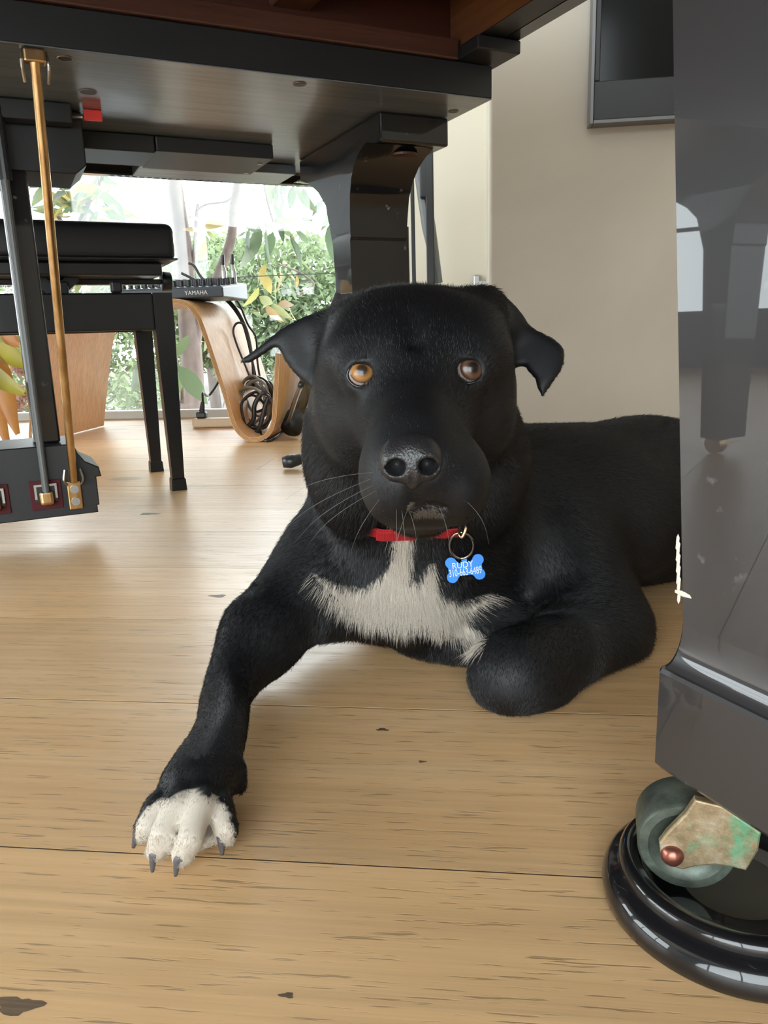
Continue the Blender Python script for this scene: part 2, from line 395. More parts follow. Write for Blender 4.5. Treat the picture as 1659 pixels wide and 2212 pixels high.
# grey latch on the far wall
la = tag(empty('wall_latch', HW(0, B1), HA), 'small grey metal latch on the cream wall by the corner', 'latch')
q = DBh(1030, 612, B1); lnk('plate', box(q.x-.012, q.x+.012, -.012, 0, q.z-.04, q.z+.028, .008, 4), M_STEEL, la)
lnk('lever', box(q.x+.008, q.x+.05, -.03, -.012, q.z-.012, q.z+.008, .004, 3), M_STEEL, la)
# ------------------------------------------------------------------ the grand piano (local frame: x to the right end of the keybed, y to its front)
PA = math.radians(25.4)
pc, ps_ = math.cos(PA), math.sin(PA)
PO = Vector((.167, 1.163, 0))
def PW_(x, y, z=0): return Vector((PO.x+pc*x-ps_*y, PO.y+ps_*x+pc*y, z))
def PLc(P): d = P-PO; return Vector((pc*d.x+ps_*d.y, -ps_*d.x+pc*d.y, P.z))
def GPl(x, y, z): return PLc(G(x, y, z))
def PLy(px, py, c):
    d = ray(px, py); n = Vector((-ps_, pc, 0)); d = Vector(d); o = Vector(OC)
    return PLc(o+d*((c-(o-PO).dot(n))/d.dot(n)))
piano = tag(empty('grand_piano', PO, PA), 'black lacquered grand piano seen from below, its leg and lyre either side of the dog', 'piano')
lnk('keybed', box(-1.62, .0, 0, .575, .6012, .642, .001, 1), M_BLK, piano)
lnk('underside_haze_sheet', box(-1.6195, -.0005, .0005, .5745, .600, .6011), M_HAZED, piano)  # thin sheet added under the keybed, haze and glare painted into its colour
lnk('key_slip', box(-1.62, .03, .575, .60, .585, .70, .003), M_GLOSS, piano)
lnk('wood_strip', box(-1.56, -.055, -.004, .03, .643, .668, .002), M_MAHOG, piano)
lnk('belly_rail', box(-1.56, -.012, .030, .06, .643, .81), M_MAHOGD, piano)
lnk('corner_block', box(-.055, .012, -.05, .028, .643, .6595, .002), M_BLK, piano)
# rim as one bent band
rp = smoothpath([(.010, .57), (.010, 0.2), (.012, -.6), (.01, -1.15), (-.12, -1.38), (-.45, -1.42), (-.80, -1.30), (-.98, -.95), (-1.12, -.5), (-1.53, -.15), (-1.63, .2), (-1.63, .57)], 6)
def band(path, th, z0, z1):
    bm = bmesh.new(); rows = []
    N = len(path)
    for i, p in enumerate(path):
        t = (path[min(i+1, N-1)]-path[max(i-1, 0)]).normalized(); nn = Vector((t.y, -t.x, 0))
        q = p+nn*th
        rows.append([bm.verts.new((p.x, p.y, z0)), bm.verts.new((q.x, q.y, z0)), bm.verts.new((q.x, q.y, z1)), bm.verts.new((p.x, p.y, z1))])
    for A, B in zip(rows, rows[1:]):
        for k in range(4): bm.faces.new((A[k], B[k], B[(k+1) % 4], A[(k+1) % 4]))
    bm.faces.new(rows[0]); bm.faces.new(rows[-1][::-1]); bmesh.ops.recalc_face_normals(bm, faces=bm.faces); return bm
rp3 = [Vector((q[0], q[1], 0)) for q in [tuple(v) for v in rp]]
lnk('rim', band(rp3, .022, .660, .98), M_GLOSS, piano)
ir = smoothpath([(-.0125, .029, 0), (-.011, -.6, 0), (-.013, -1.14, 0), (-.13, -1.355, 0), (-.45, -1.396, 0), (-.79, -1.28, 0), (-.955, -.95, 0), (-1.095, -.5, 0), (-1.50, -.14, 0)], 6)
ir = [Vector(p) for p in ir]
lnk('inner_rim', band(ir, .036, .6615, .81), M_MAHOGO, piano)
lnk('rim_foot', band([p+Vector((0, 0, 0)) for p in ir], .036, .6605, .6612), M_BLK, piano)
bm = bmesh.new(); vv = [bm.verts.new((p.x*.985-.005, p.y*.985, .81)) for p in ir]+[bm.verts.new((-1.53, .03, .81)), bm.verts.new((-.03, .03, .81))]
f = bm.faces.new(vv); r = bmesh.ops.extrude_face_region(bm, geom=[f]); bmesh.ops.translate(bm, verts=[g for g in r['geom'] if isinstance(g, bmesh.types.BMVert)], vec=(0, 0, .15)); bmesh.ops.recalc_face_normals(bm, faces=bm.faces)
lnk('soundboard', bm, M_MAHOGD, piano)
# beams under the soundboard
def beam(a, b, wd, z0, z1, m):
    a = Vector((a[0], a[1], 0)); b = Vector((b[0], b[1], 0)); t = (b-a).normalized(); n = Vector((-t.y, t.x, 0))*wd/2
    bm = bmesh.new(); vs_ = []
    for z in (z0, z1): vs_ += [bm.verts.new((q.x, q.y, z)) for q in (a-n, a+n, b+n, b-n)]
    for f in ((0, 1, 2, 3), (7, 6, 5, 4), (0, 4, 5, 1), (1, 5, 6, 2), (2, 6, 7, 3), (3, 7, 4, 0)): bm.faces.new([vs_[i] for i in f])
    bmesh.ops.recalc_face_normals(bm, faces=bm.faces); return bev(bm, .003, 1)
z_ = .685
a = GPl(598, 45, z_); b = GPl(645, 0, z_); dirv = (b-a).normalized(); e_ = a-dirv*.02
q0 = Vector((a.x, .028, 0)); q1 = a+(b-a).normalized()*1.0
lnk('beam', beam((a.x, a.y+.01), (q1.x, q1.y), .052, z_, .80, M_MAHOGO), M_MAHOGO, piano)
lnk('beam', beam((-.95, .028), (-.62, -1.2), .05, .70, .80, M_MAHOG), M_MAHOG, piano)
# dark bolt plugs with brass rings under the keybed
for px, py, rr in ((648, 181, .0075), (980, 240, .0065), (140, 125, .0075), (190, 198, .010)):
    P = GPl(px, py, .600)
    o = lnk('bolt_plug', lathe([(0, -.0006), (rr, -.0006), (rr, .0)], 20, (P.x, P.y, .5995)), M_BLK, piano)
    lnk('ring', tube([(P.x+(rr+.0006)*math.cos(t), P.y+(rr+.0006)*math.sin(t), .5995) for t in np.linspace(0, 2*math.pi, 24, endpoint=False)], .0006, 5, True), M_STEEL, o)
lnk('lyre_block', prism([(-.93, .598), (-.93, .53), (-.917, .518), (-.530, .518), (-.515, .530), (-.515, .598)], 1, .235, .35, .0015, 1), M_BLK, piano)
lnk('guide_block', box(-.515+.001, -.40, .335, .44, .574, .5995, .002), M_BLK, piano)
lnk('guide_rail', box(-.3985, -.208, .335, .47, .577, .5995, .002), M_BLK, piano)
lnk('rear_rail', box(-.40, -.12, .472, .574, .583, .5995, .002), M_HAZED, piano)
for px, py in ((561, 354), (532, 373)):
    P = GPl(px, py, .577); lnk('screw', lathe([(0, -.0012), (.004, -.0012), (.005, 0)], 14, (P.x, P.y, .5768)), M_STEEL, piano)
P = GPl(201, 254, .59)
lnk('felt_tab', box(P.x-.012, P.x+.012, P.y-.003, P.y+.003, P.z-.004, P.z+.0095, .001), M_RED, piano)
P0 = GPl(20, 250, .592); lnk('trap_lever', tube([(P0.x-.2, P0.y+.01, .592), (P0.x, P0.y, .592), (P.x-.013, P.y, .590)], .003, 8), M_STEEL, piano)
lnk('trap_lever', box(-.63, -.53, .20, .226, .575, .5995, .002), M_BLK, piano)
# lyre: two posts, the pedal box with its moulded top, felt-lined slots, rods
def post(x):
    lnk('lyre_post', box(x-.018, x+.018, .228, .285, .150, .517, .003), M_GLOSS, piano)
post(-.611); post(-.829)
lb0, lb1 = .205, .325
prof = [(-.885, .045), (-.885, .056), (-.888, .056), (-.888, .098), (-.895, .098), (-.893, .112), (-.875, .122), (-.866, .135), (-.862, .149)]
prof2 = [(-(1.44+x_), z) for x_, z in prof][::-1]
poly = prof+[(-.578, .149), (-.574, .135), (-.565, .122), (-.547, .112), (-.545, .098), (-.552, .098), (-.552, .056), (-.555, .056), (-.555, .045)]
lnk('pedal_box', prism(poly, 1, lb0, lb1, .0015, 1), M_BLK, piano)
def pslot(P):
    s = lnk('felt_slot', box(P.x-.021, P.x+.021, lb0-.003, lb0-.0002, P.z-.02, P.z+.022, .001), M_FELT, piano)
    lnk('opening', box(P.x-.015, P.x+.015, lb0-.0045, lb0-.0031, P.z-.008, P.z+.016), M_BLK, s)
    lnk('pedal_end', box(P.x-.015, P.x-.012, lb0-.006, lb0-.0046, P.z-.004, P.z+.015), M_STEEL, s)
    lnk('pedal_end', box(P.x+.012, P.x+.015, lb0-.006, lb0-.0046, P.z-.004, P.z+.015), M_STEEL, s)
    lnk('pedal_end', box(P.x-.015, P.x+.015, lb0-.006, lb0-.0046, P.z+.014, P.z+.017), M_STEEL, s)
    o = lnk('pedal_socket', box(P.x-.009, P.x+.009, lb0-.016, lb0-.0062, P.z-.012, P.z+.008, .004, 3), M_BRASS, s)
for px, py in ((100, 1070), (-15, 1082), (-130, 1094)):
    P = PLy(px, py, lb0); pslot(P)
    tx = PLy(8, 300, .20).x + (P.x-PLy(100, 1070, lb0).x)
    lnk('pedal_rod', tube([(P.x, lb0-.011, P.z+.006), (tx-.004, .205, .597)], .0048, 12), M_ROD, piano)
    lnk('rod_collar', tube([(tx-.003, .205, .50), (tx-.004, .205, .597)], .0075, 12), M_BLK, piano)
def brace(bp, tp):
    r_ = lnk('lyre_brace', tube([bp, (bp[0]*.5+tp[0]*.5, bp[1]*.5+tp[1]*.5, bp[2]*.5+tp[2]*.5), tp], .0056, 14), M_BRASS, piano); shade(r_)
    b = lnk('brace_bracket', box(bp[0]-.0095, bp[0]+.0095, lb0-.004, lb0-.0002, bp[2]-.042, bp[2]+.0, .0015), M_BRASS, piano)
    for dz in (-.012, -.030): lnk('screw', prism([(bp[0]+.006*math.cos(t), bp[2]+dz+.006*math.sin(t)) for t in np.linspace(0, 6.28, 16, endpoint=False)], 1, lb0-.006, lb0-.0041), M_STEEL, b)
    for s in (-1, 1): lnk('hook', tube(smoothpath([(bp[0]+s*.010, lb0-.004, bp[2]-.006), (bp[0]+s*.013, lb0-.012, bp[2]+.004), (bp[0]+s*.010, lb0-.010, bp[2]+.018)], 4), .0018, 6), M_STEEL, b)
    c = lnk('brace_clip', box(tp[0]-.011, tp[0]+.011, tp[1]-.006, tp[1]+.010, tp[2]-.004, .5995, .002), M_BRASS, piano)
    for s in (-1, 1): lnk('hook', tube(smoothpath([(tp[0]+s*.012, tp[1]+.004, .599), (tp[0]+s*.0135, tp[1]+.0, .585), (tp[0]+s*.012, tp[1]+.012, .570)], 4), .0018, 6), M_STEEL, c)
Pb = PLy(159, 1040, lb0-.008); Pt = GPl(75, 128, .590)
brace((Pb.x, lb0-.010, Pb.z), (Pt.x, Pt.y, .590)); brace((-1.44-Pb.x, lb0-.010, Pb.z), (-1.44-Pt.x, Pt.y, .590))
# front leg: head block and scrolled profile
def frontleg(cx):
    lg = lnk('leg', box(cx-.057, cx+.057, .10, .44, .560, .5995, .003), M_GLOSS, piano)
    H_ = [(.112, .5595), (.135, .552), (.158, .540), (.175, .522), (.186, .500), (.192, .470), (.193, .44), (.196, .435), (.206, .12), (.206, .035), (.254, .035), (.256, .12), (.268, .435), (.270, .44), (.275, .47), (.288, .50), (.315, .525), (.352, .545), (.392, .556), (.428, .5595)]
    bm = bmesh.new(); prev = None; n = len(H_); L = []; R = []
    def hw(z): return .050 if z < .44 else .050+.006*min(1, (z-.44)/.11)**2
    def cz(z): return cx-.0185
    for y, z in H_:
        L.append(bm.verts.new((cz(z)-hw(z)+(.435-z)*.02*(z < .435), y, z))); R.append(bm.verts.new((cz(z)+hw(z)-(.435-z)*.02*(z < .435), y, z)))
    for i in range(n-1): bm.faces.new((L[i], L[i+1], R[i+1], R[i]))
    bm.faces.new((L[-1], L[0], R[0], R[-1])); bm.faces.new(L[::-1]); bm.faces.new(R)
    bmesh.ops.triangulate(bm, faces=[f for f in bm.faces if len(f.verts) > 6]); bmesh.ops.recalc_face_normals(bm, faces=bm.faces)
    o = lnk('leg_shaft', bm, M_GLOSS, lg); shade(o, 25)
    lnk('caster_wheel', prism([(.232+.022*math.cos(t), .023+.022*math.sin(t)) for t in np.linspace(0, 6.28, 24, endpoint=False)], 0, cx-.012, cx+.012, .002), M_BRASS, lg)
    lnk('oval_recess', lathe([(0, .0), (.020, .0), (.021, .003)], 24, (cx+.0, .137, .5500)), M_MAHOGD, lg)
frontleg(-.068); frontleg(-1.535)
# tail leg
fl = PLc(Vector((.1210, .3220, .09))); LX, LY = .10, .088
def rect(z, inset_l, inset_far, grow=0): return z, fl.x+inset_l, fl.x+LX-inset_l, fl.y-LY+inset_far, fl.y-inset_far
secs = [(.090, fl.x+.002, fl.x+LX-.002, fl.y-LY+.002, fl.y-.002), (.0925, fl.x, fl.x+LX, fl.y-LY, fl.y), (.1375, fl.x, fl.x+LX, fl.y-LY, fl.y)]
for k in range(9):
    t_ = math.pi/2*k/8; i_ = .0065*math.sin(t_); j_ = .0045*math.sin(t_); secs.append((.1395+.021*(1-math.cos(t_)), fl.x+.0006+i_, fl.x+LX-.0006-i_, fl.y-LY+.0006+j_, fl.y-.0006-j_))
secs.append((.6595, fl.x+.0055, fl.x+LX-.0055, fl.y-LY-.045, fl.y+.041))
bm = bmesh.new(); rings = []
for z, xa, xb, ya, yb in secs:
    c_ = .0022
    pts = [(xa+c_, ya), (xb-c_, ya), (xb, ya+c_), (xb, yb-c_), (xb-c_, yb), (xa+c_, yb), (xa, yb-c_), (xa, ya+c_)]
    rings.append([bm.verts.new((x, y, z)) for x, y in pts])
for A, B in zip(rings, rings[1:]):
    for k in range(8): bm.faces.new((A[k], A[(k+1) % 8], B[(k+1) % 8], B[k]))
bm.faces.new(rings[0][::-1]); bm.faces.new(rings[-1]); bmesh.ops.recalc_face_normals(bm, faces=bm.faces)
tl = lnk('leg', bm, M_TAIL, piano); tl['label'] = 'scuffed tapering tail leg on a green brass caster'; shade(tl, 20)
for f_ in tl.data.polygons: f_.use_smooth = .1396 < f_.center.z < .1608
PI_ = Matrix.Rotation(-PA, 4, 'Z') @ Matrix.Translation(-PO)
def wl(bm): bm.transform(PI_); return bm           # world-built mesh into the piano's frame
# chipped lacquer at the leg's far edge
cb = bmesh.new()
for k in range(11):
    z = .172+.0026*k; t_ = (z-.1575)/.502; xl = fl.x+.0071-.0016*t_; yb = fl.y-.0046+.0456*t_
    bmesh.ops.create_icosphere(cb, subdivisions=1, radius=1, matrix=Matrix.Translation((xl+.0001, yb-.0006-.0026*(k == 1), z)) @ Matrix.Diagonal((.0004, .0010+.0042*(k == 1)+.0004*(k % 2), .0028-.0014*(k == 1), 1)))
lnk('chipped_edge', cb, mat('bare_chip', (.62, .58, .50), .8), tl)
th = math.radians(74); AX = Vector((math.cos(th), math.sin(th), 0)); TX = Vector((math.sin(th), -math.cos(th), 0))
AP = G(1452, 1848, .036)
def onplate(px, py, off=0.0):
    d = Vector(ray(px, py)); o = Vector(OC); t = ((AP+AX*off)-o).dot(AX)/d.dot(AX); P = o+d*t-AP; return P.dot(TX), P.z+AP.z
plate = [onplate(*q) for q in [(1424, 1822), (1440, 1800), (1480, 1760), (1502, 1728), (1560, 1742), (1645, 1800), (1638, 1840), (1612, 1882), (1580, 1874), (1545, 1869), (1505, 1872), (1475, 1880), (1446, 1872), (1427, 1850)]]
plate = [(a, min(b, .0895)) for a, b in plate]
def platebm(poly, off, th_, r=.001):
    bm = prism([(a, b) for a, b in poly], 1, off, off+th_, r)    # x=along TX, y=along AX, z
    Mx = Matrix(((TX.x, AX.x, 0, AP.x), (TX.y, AX.y, 0, AP.y), (0, 0, 1, 0), (0, 0, 0, 1))); bm.transform(Mx); bmesh.ops.recalc_face_normals(bm, faces=bm.faces); return bm
cs = lnk('caster_fork', wl(platebm(plate, 0, .005)), M_VERD, tl)
lnk('caster_fork', wl(platebm(plate, .0345, .005)), M_VERD, tl)
ends = [p for p in plate if p[0] > .03]
xs = [p[0] for p in plate]; xm = max(xs)
lnk('fork_bridge', wl(platebm([(xm-.02, .060), (xm-.001, .060), (xm-.001, .0893), (.004, .0893), (.010, .080), (xm-.02, .080)], .0052, .029)), M_VERD, tl)
# wheel
wc = onplate(1484, 1826, .007); WR = .0235
wz = .0135+WR
Mw = Matrix(((TX.x, 0, AX.x, AP.x+TX.x*wc[0]), (TX.y, 0, AX.y, AP.y+TX.y*wc[0]), (0, 1, 0, wz), (0, 0, 0, 1)))
wb = lathe([(0, .010), (.012, .010), (.0165, .0085), (.0185, .0062), (WR-.001, .0062), (WR, .0075), (WR, .0325), (WR-.001, .0338), (.0185, .0338), (.012, .031), (0, .031)], 40)
wb.transform(Mw); bmesh.ops.recalc_face_normals(wb, faces=wb.faces)
o = lnk('caster_wheel', wl(wb), M_WHEEL, tl); shade(o, 40)
rv = lathe([(0, -.0042), (.0022, -.0040), (.0042, -.0028), (.0053, -.0010), (.0055, .0)], 20)
Mr = Matrix(((TX.x, 0, AX.x, AP.x), (TX.y, 0, AX.y, AP.y), (0, 1, 0, AP.z), (0, 0, 0, 1))); rv.transform(Mr); bmesh.ops.recalc_face_normals(rv, faces=rv.faces)
o = lnk('rivet', wl(rv), M_COPPER, tl); shade(o, 60)
# caster cup (a thing of its own on the floor)
cupc = Vector((.172, .337, 0))
cup = tag(empty('caster_cup', cupc), 'round black moulded caster cup on the floor under the right-hand piano leg', 'caster cup')
R_ = .0645
o = lnk('dish', lathe([(0, .012), (.036, .012), (.041, .0135), (.0445, .020), (.0475, .0243), (.051, .0252), (.0545, .0240), (.0562, .0215), (.0558, .0185), (.0572, .0172), (.0605, .0160), (.0632, .0125), (.0645, .0085), (.0642, .003), (.062, .0006), (0, .0006)], 96), M_GLOSS, cup); shade(o, 50)
o = lnk('felt_lining', lathe([(0, .0127), (.020, .0127), (.024, .0124), (.0255, .0121)], 48), M_DUST, cup)

# ------------------------------------------------------------------ piano bench (piano frame, pushed under the key slip)
bx = -.355
bench = tag(empty('piano_bench', PW_(-.64, .68), PA), 'black adjustable piano bench with thick padded seat and tapered legs', 'bench')
ox, oy = -.64, .68
def bb(x0, x1, y0, y1, z0, z1, r=.003, s=2): return box(x0-ox, x1-ox, y0-oy, y1-oy, z0, z1, r, s)
lnk('apron', bb(bx-.535, bx-.036, .536, .556, .309, .376), M_BENCH, bench)
lnk('apron', bb(bx-.535, bx-.036, .804, .824, .309, .376), M_BENCH, bench)
lnk('apron', bb(bx-.024, bx-.004, .572, .788, .309, .376), M_BENCH, bench)
lnk('apron', bb(bx-.566, bx-.546, .572, .788, .309, .376), M_BENCH, bench)
def bleg(x, y):
    bm = bmesh.new(); r = []
    for z, h in ((0, .0145), (.022, .0135), (.024, .0115), (.30, .0175), (.376, .0178)): 
        r.append([bm.verts.new((x-ox+sx*h, y-oy+sy*h, z)) for sx, sy in ((-1, -1), (1, -1), (1, 1), (-1, 1))])
    for A, B in zip(r, r[1:]):
        for k in range(4): bm.faces.new((A[k], A[(k+1) % 4], B[(k+1) % 4], B[k]))
    bm.faces.new(r[0][::-1]); bm.faces.new(r[-1]); bmesh.ops.recalc_face_normals(bm, faces=bm.faces); return bm
for x in (bx-.018, bx-.552):
    for y in (.554, .806): lnk('leg', bleg(x, y), M_BENCH, bench)
lnk('seat_frame', bb(bx-.54, bx-.012, .545, .815, .407, .430), M_BENCH, bench)
se = lnk('cushion', bb(bx-.565, bx+.010, .515, .845, .431, .497, .014, 4), M_LEATHER, bench); shade(se, 60)
lnk('piping', bb(bx-.567, bx+.012, .513, .847, .4325, .4355, .001), M_LEATHER, se)
def barb(p, q, t, wd, y):     # scissor bar
    p = Vector((p[0]-ox, 0, p[1])); q = Vector((q[0]-ox, 0, q[1])); d = (q-p).normalized(); n = Vector((-d.z, 0, d.x))*wd/2
    bm = bmesh.new(); v = [bm.verts.new((c.x, yy-oy, c.z)) for yy in (y, y+t) for c in (p-n, q-n, q+n, p+n)]
    for f in ((0, 1, 2, 3), (7, 6, 5, 4), (0, 4, 5, 1), (1, 5, 6, 2), (2, 6, 7, 3), (3, 7, 4, 0)): bm.faces.new([v[i] for i in f])
    bmesh.ops.recalc_face_normals(bm, faces=bm.faces); return bm
for y in (.60, .745):
    lnk('lift_bar', barb((-.585, .350), (-.515, .410), .006, .02, y), M_BLK, bench)
    lnk('lift_bar', barb((-.515, .350), (-.585, .410), .006, .02, y+.008), M_BLK, bench)
    lnk('lift_bar', barb((-.775, .350), (-.705, .410), .006, .02, y), M_BLK, bench)
    lnk('lift_bar', barb((-.705, .350), (-.775, .410), .006, .02, y+.008), M_BLK, bench)
lnk('lift_plate', bb(-.56, -.53, .59, .76, .352, .400), M_BLK, bench)
kb = prism([(.65-oy+.022*math.cos(t), .404+.019*math.sin(t)) for t in np.linspace(0, 6.28, 28, endpoint=False)], 0, bx+.003-ox, bx+.022-ox, .003)
o = lnk('height_knob', kb, M_BLK, bench); shade(o, 40)
lnk('knob_shaft', bb(bx-.30, bx+.003, .644, .656, .398, .408, .002), M_BLK, bench)
lnk('bumper', bb(-.462, -.442, .540, .560, .3765, .398, .004), M_BLK, bench)

# ------------------------------------------------------------------ bent plywood table with a magazine well (house frame)
tb = tag(empty('bentwood_table', HW(-.9, 2.35), HA), 'low bent plywood side table, its right side curving down into a deep U', 'side table')
tx_, ty_ = -.9, 2.35
cl = smoothpath([(-1.30, .006), (-1.275, .12), (-1.235, .28), (-1.205, .350), (-1.16, .385), (-1.10, .395), (-.95, .396), (-.84, .395), (-.79, .385), (-.762, .355), (-.745, .31), (-.70, .14), (-.680, .055), (-.655, .018), (-.622, .007), (-.588, .018), (-.565, .055), (-.555, .12), (-.540, .245)], 8)
def sheet(path, th, y0, y1):
    bm = bmesh.new(); rows = []; N = len(path)
    for i, p in enumerate(path):
        t = (path[min(i+1, N-1)]-path[max(i-1, 0)]).normalized(); n = Vector((-t.y, t.x))*th/2
        a, b = p-n, p+n
        rows.append([bm.verts.new((c.x, y, max(c.y, 0.0005))) for c, y in ((a, y0), (b, y0), (b, y1), (a, y1))])
    for A, B in zip(rows, rows[1:]):
        for k in range(4): bm.faces.new((A[k], B[k], B[(k+1) % 4], A[(k+1) % 4]))
    bm.faces.new(rows[0]); bm.faces.new(rows[-1][::-1]); bmesh.ops.recalc_face_normals(bm, faces=bm.faces); return bm
cl = [Vector((p[0]-tx_, p[1])) for p in cl]
o = lnk('plywood_shell', sheet(cl, .013, 2.11-ty_, 2.56-ty_), M_PLY, tb); shade(o, 40)
for off in (-.0035, .0, .0035):
    pth = []
    for i, p in enumerate(cl):
        t = (cl[min(i+1, len(cl)-1)]-cl[max(i-1, 0)]).normalized(); pth.append(p+Vector((-t.y, t.x))*off)
    lnk('ply_edge_line', sheet(pth, .0016, 2.1092-ty_, 2.1099-ty_), M_PLYE, tb)

# ------------------------------------------------------------------ mixer on the table
mx = tag(empty('audio_mixer', HW(-.86, 2.27, .4015), HA), 'small dark audio mixer with rows of knobs on the plywood table', 'mixer')
bm = prism([(-.17, .018), (-.15, .0), (.13, .0), (.17, .034), (.165, .044), (-.17, .026)], 1, -.12, .12, .002)
prof_m = [(-.12, .0), (.12, .0), (.12, .050), (-.12, .028)]
bm = prism(prof_m, 0, -.15, .165, .004); lnk('case', bm, M_MIXER, mx)
bm = bmesh.new(); v = [bm.verts.new(c) for c in ((-.143, -.113, .0292), (.158, -.113, .0292), (.158, .113, .0500), (-.143, .113, .0500))]; bm.faces.new(v)
r = bmesh.ops.extrude_face_region(bm, geom=bm.faces[:]); bmesh.ops.translate(bm, verts=[g for g in r['geom'] if isinstance(g, bmesh.types.BMVert)], vec=(0, 0, .0012)); bmesh.ops.recalc_face_normals(bm, faces=bm.faces)
lnk('panel', bm, M_MIXTOP, mx)
kme = None
for i in range(14):
    for j in range(4):
        x = -.135+i*.0215; y = -.09+j*.045; z = .0305+(y+.113)/.226*.0208
        if kme is None:
            o = lnk('knob', lathe([(0, .018), (.0052, .018), (.0062, .002), (.0075, .0), (0, 0)], 12), M_BLK, mx); kme = o
        else: o = kme.copy(); COL.objects.link(o)
        o.location = (x, y, z)
tcu = bpy.data.curves.new('lettering', 'FONT'); tcu.body = 'YAMAHA'; tcu.size = .016; tcu.extrude = .0002; tcu.materials.append(M_WHITE)
def textmesh(cu_, par):
    tmp = bpy.data.objects.new('lettering_source', cu_); COL.objects.link(tmp); bpy.context.view_layer.update()
    me = bpy.data.meshes.new_from_object(tmp.evaluated_get(bpy.context.evaluated_depsgraph_get())); bpy.data.objects.remove(tmp)
    me.name = 'lettering'; me.materials.clear(); me.materials.append(cu_.materials[0]); o = bpy.data.objects.new('lettering', me); COL.objects.link(o); o.parent = par; return o
to = textmesh(tcu, mx); to.location = (.055, -.1215, .009); to.rotation_euler = (math.pi/2, 0, 0)
for x in (.105, .135):
    o = lnk('jack_plug', tube([(x, .09, .05), (x-.002, .095, .085), (x-.006, .10, .105)], [.008, .008, .005], 10), M_STEEL, mx)
    lnk('plug_boot', tube([(x-.006, .10, .1055), (x-.002, .098, .135)], [.0065, .004], 10), M_BLK, o)

# ------------------------------------------------------------------ cables
def cable(name, pts, r, m, label, cat='cable', sub=8, closed=False, group=None):
    o = lnk(name, tube(smoothpath(pts, sub, closed), r, 8, closed), m, None, True); return tag(o, label, cat, group)
Bc = 2.40
def c_(px, py, b=Bc): return DB(px, py, b)
cable('audio_cable', [c_(408, 568), c_(420, 575), c_(436, 600), c_(470, 628), c_(505, 660), c_(528, 700), c_(540, 740), c_(546, 790), c_(548, 850), c_(552, 880)], .0042, M_CABLE, 'black audio cable arching highest from the mixer plugs into the table well')
cable('audio_cable', [c_(392, 590), c_(420, 604), c_(450, 622), c_(490, 650), c_(520, 690), c_(534, 730), c_(545, 780), c_(555, 830), c_(560, 875)], .0042, M_CABLE, 'black audio cable leaving the mixer back below the plugs and falling behind the dog ear')
cable('audio_cable', [c_(434, 600, 2.44), c_(470, 620, 2.44), c_(512, 650, 2.44), c_(535, 700, 2.44), c_(553, 730, 2.44), c_(556, 780, 2.44), c_(566, 840, 2.44), c_(575, 880, 2.44)], .0035, M_CABLE, 'thinner black cable outermost of the bundle over the table edge')
cable('audio_cable', [c_(548, 835, 2.3), c_(530, 790, 2.3), c_(512, 745, 2.3), c_(504, 715, 2.3), c_(512, 698, 2.3), c_(528, 702, 2.3), c_(536, 725, 2.3), c_(544, 770, 2.3), c_(550, 830, 2.3)], .0033, M_CABLE, 'slim black cable looped against the inside of the plywood well')
# coil bundle in the well
def bz(px, py, b): return DB(px, py, b)
bd = tag(empty('cable_bundle', bz(552, 930, 2.3)), 'coiled bundle of grey and black cables at the bottom of the plywood well', 'cable bundle')
def loop(pts, r, m, sub=5): lnk('loop', tube(smoothpath([Vector(p)-bd.location for p in pts], sub, True), r, 8, True), m, bd, True)
for i in range(13):
    cx, cy = 552+rng.uniform(-9, 9), 874+rng.uniform(-22, 16); rx, ry = rng.uniform(18, 40), rng.uniform(34, 62); ph = rng.uniform(0, 6); tilt = rng.uniform(-.5, .5)
    pts = []
    for k in range(9):
        t = ph+k*2*math.pi/9; a, b_ = rx*math.cos(t), ry*math.sin(t)
        x = cx+a*math.cos(tilt)-b_*math.sin(tilt); y = cy+a*math.sin(tilt)+b_*math.cos(tilt)
        lo, hi = 508+max(0, (y-850))*.34, 592-max(0, (y-880))*.2
        pts.append(bz(min(max(x, lo), hi), min(y, 936), 2.20+.016*i+.02*math.sin(2*t)))
    loop(pts, .0042, M_CABLEG if i % 3 else M_CABLE)
loop([bz(x, y, 2.2) for x, y in ((548, 905), (535, 925), (545, 940), (560, 925), (572, 880), (580, 855), (566, 850), (550, 875))], .007, M_CABLE, 6)
cable('floor_cable', [HW(-.66, 2.29, .022), G(572, 950, .006), G(590, 948, .005), G(612, 930, .02), G(625, 905, .07), G(640, 860, .16), G(650, 830, .22)], .0045, M_CABLE, 'black cable running from under the table well up the leaning stand leg')
# power strip and plug
psd = tag(empty('power_strip', G(415, 925), HA+.05), 'beige power strip on the floor before the window with one black plug', 'power strip')
lnk('case', box(0, .30, 0, .05, .0005, .030, .006, 3), M_BEIGE, psd)
pl = lnk('plug', box(.012, .046, .012, .040, .0305, .052, .005, 2), M_BLK, psd)
lnk('plug_neck', tube([(.030, .026, .052), (.036, .026, .085)], [.010, .006], 10), M_BLK, pl)
a = G(415, 925); aa = a+Matrix.Rotation(HA+.05, 3, 'Z') @ Vector((.036, .026, .084))
pcd = cable('cord', [aa, aa+Vector((.003, 0, .03)), DB(450, 855, 2.62), DB(468, 832, 2.62), DB(490, 790, 2.60), DB(520, 740, 2.58)], .0040, M_CABLE, 'black power cord rising from the plug on the beige power strip', 'cord')

M_=pcd.matrix_world.copy()
for k_ in ('label', 'category'): del pcd[k_]
pcd.parent = psd; pcd.matrix_parent_inverse = (Matrix.Translation(psd.location) @ Matrix.Rotation(HA+.05, 4, 'Z')).inverted()
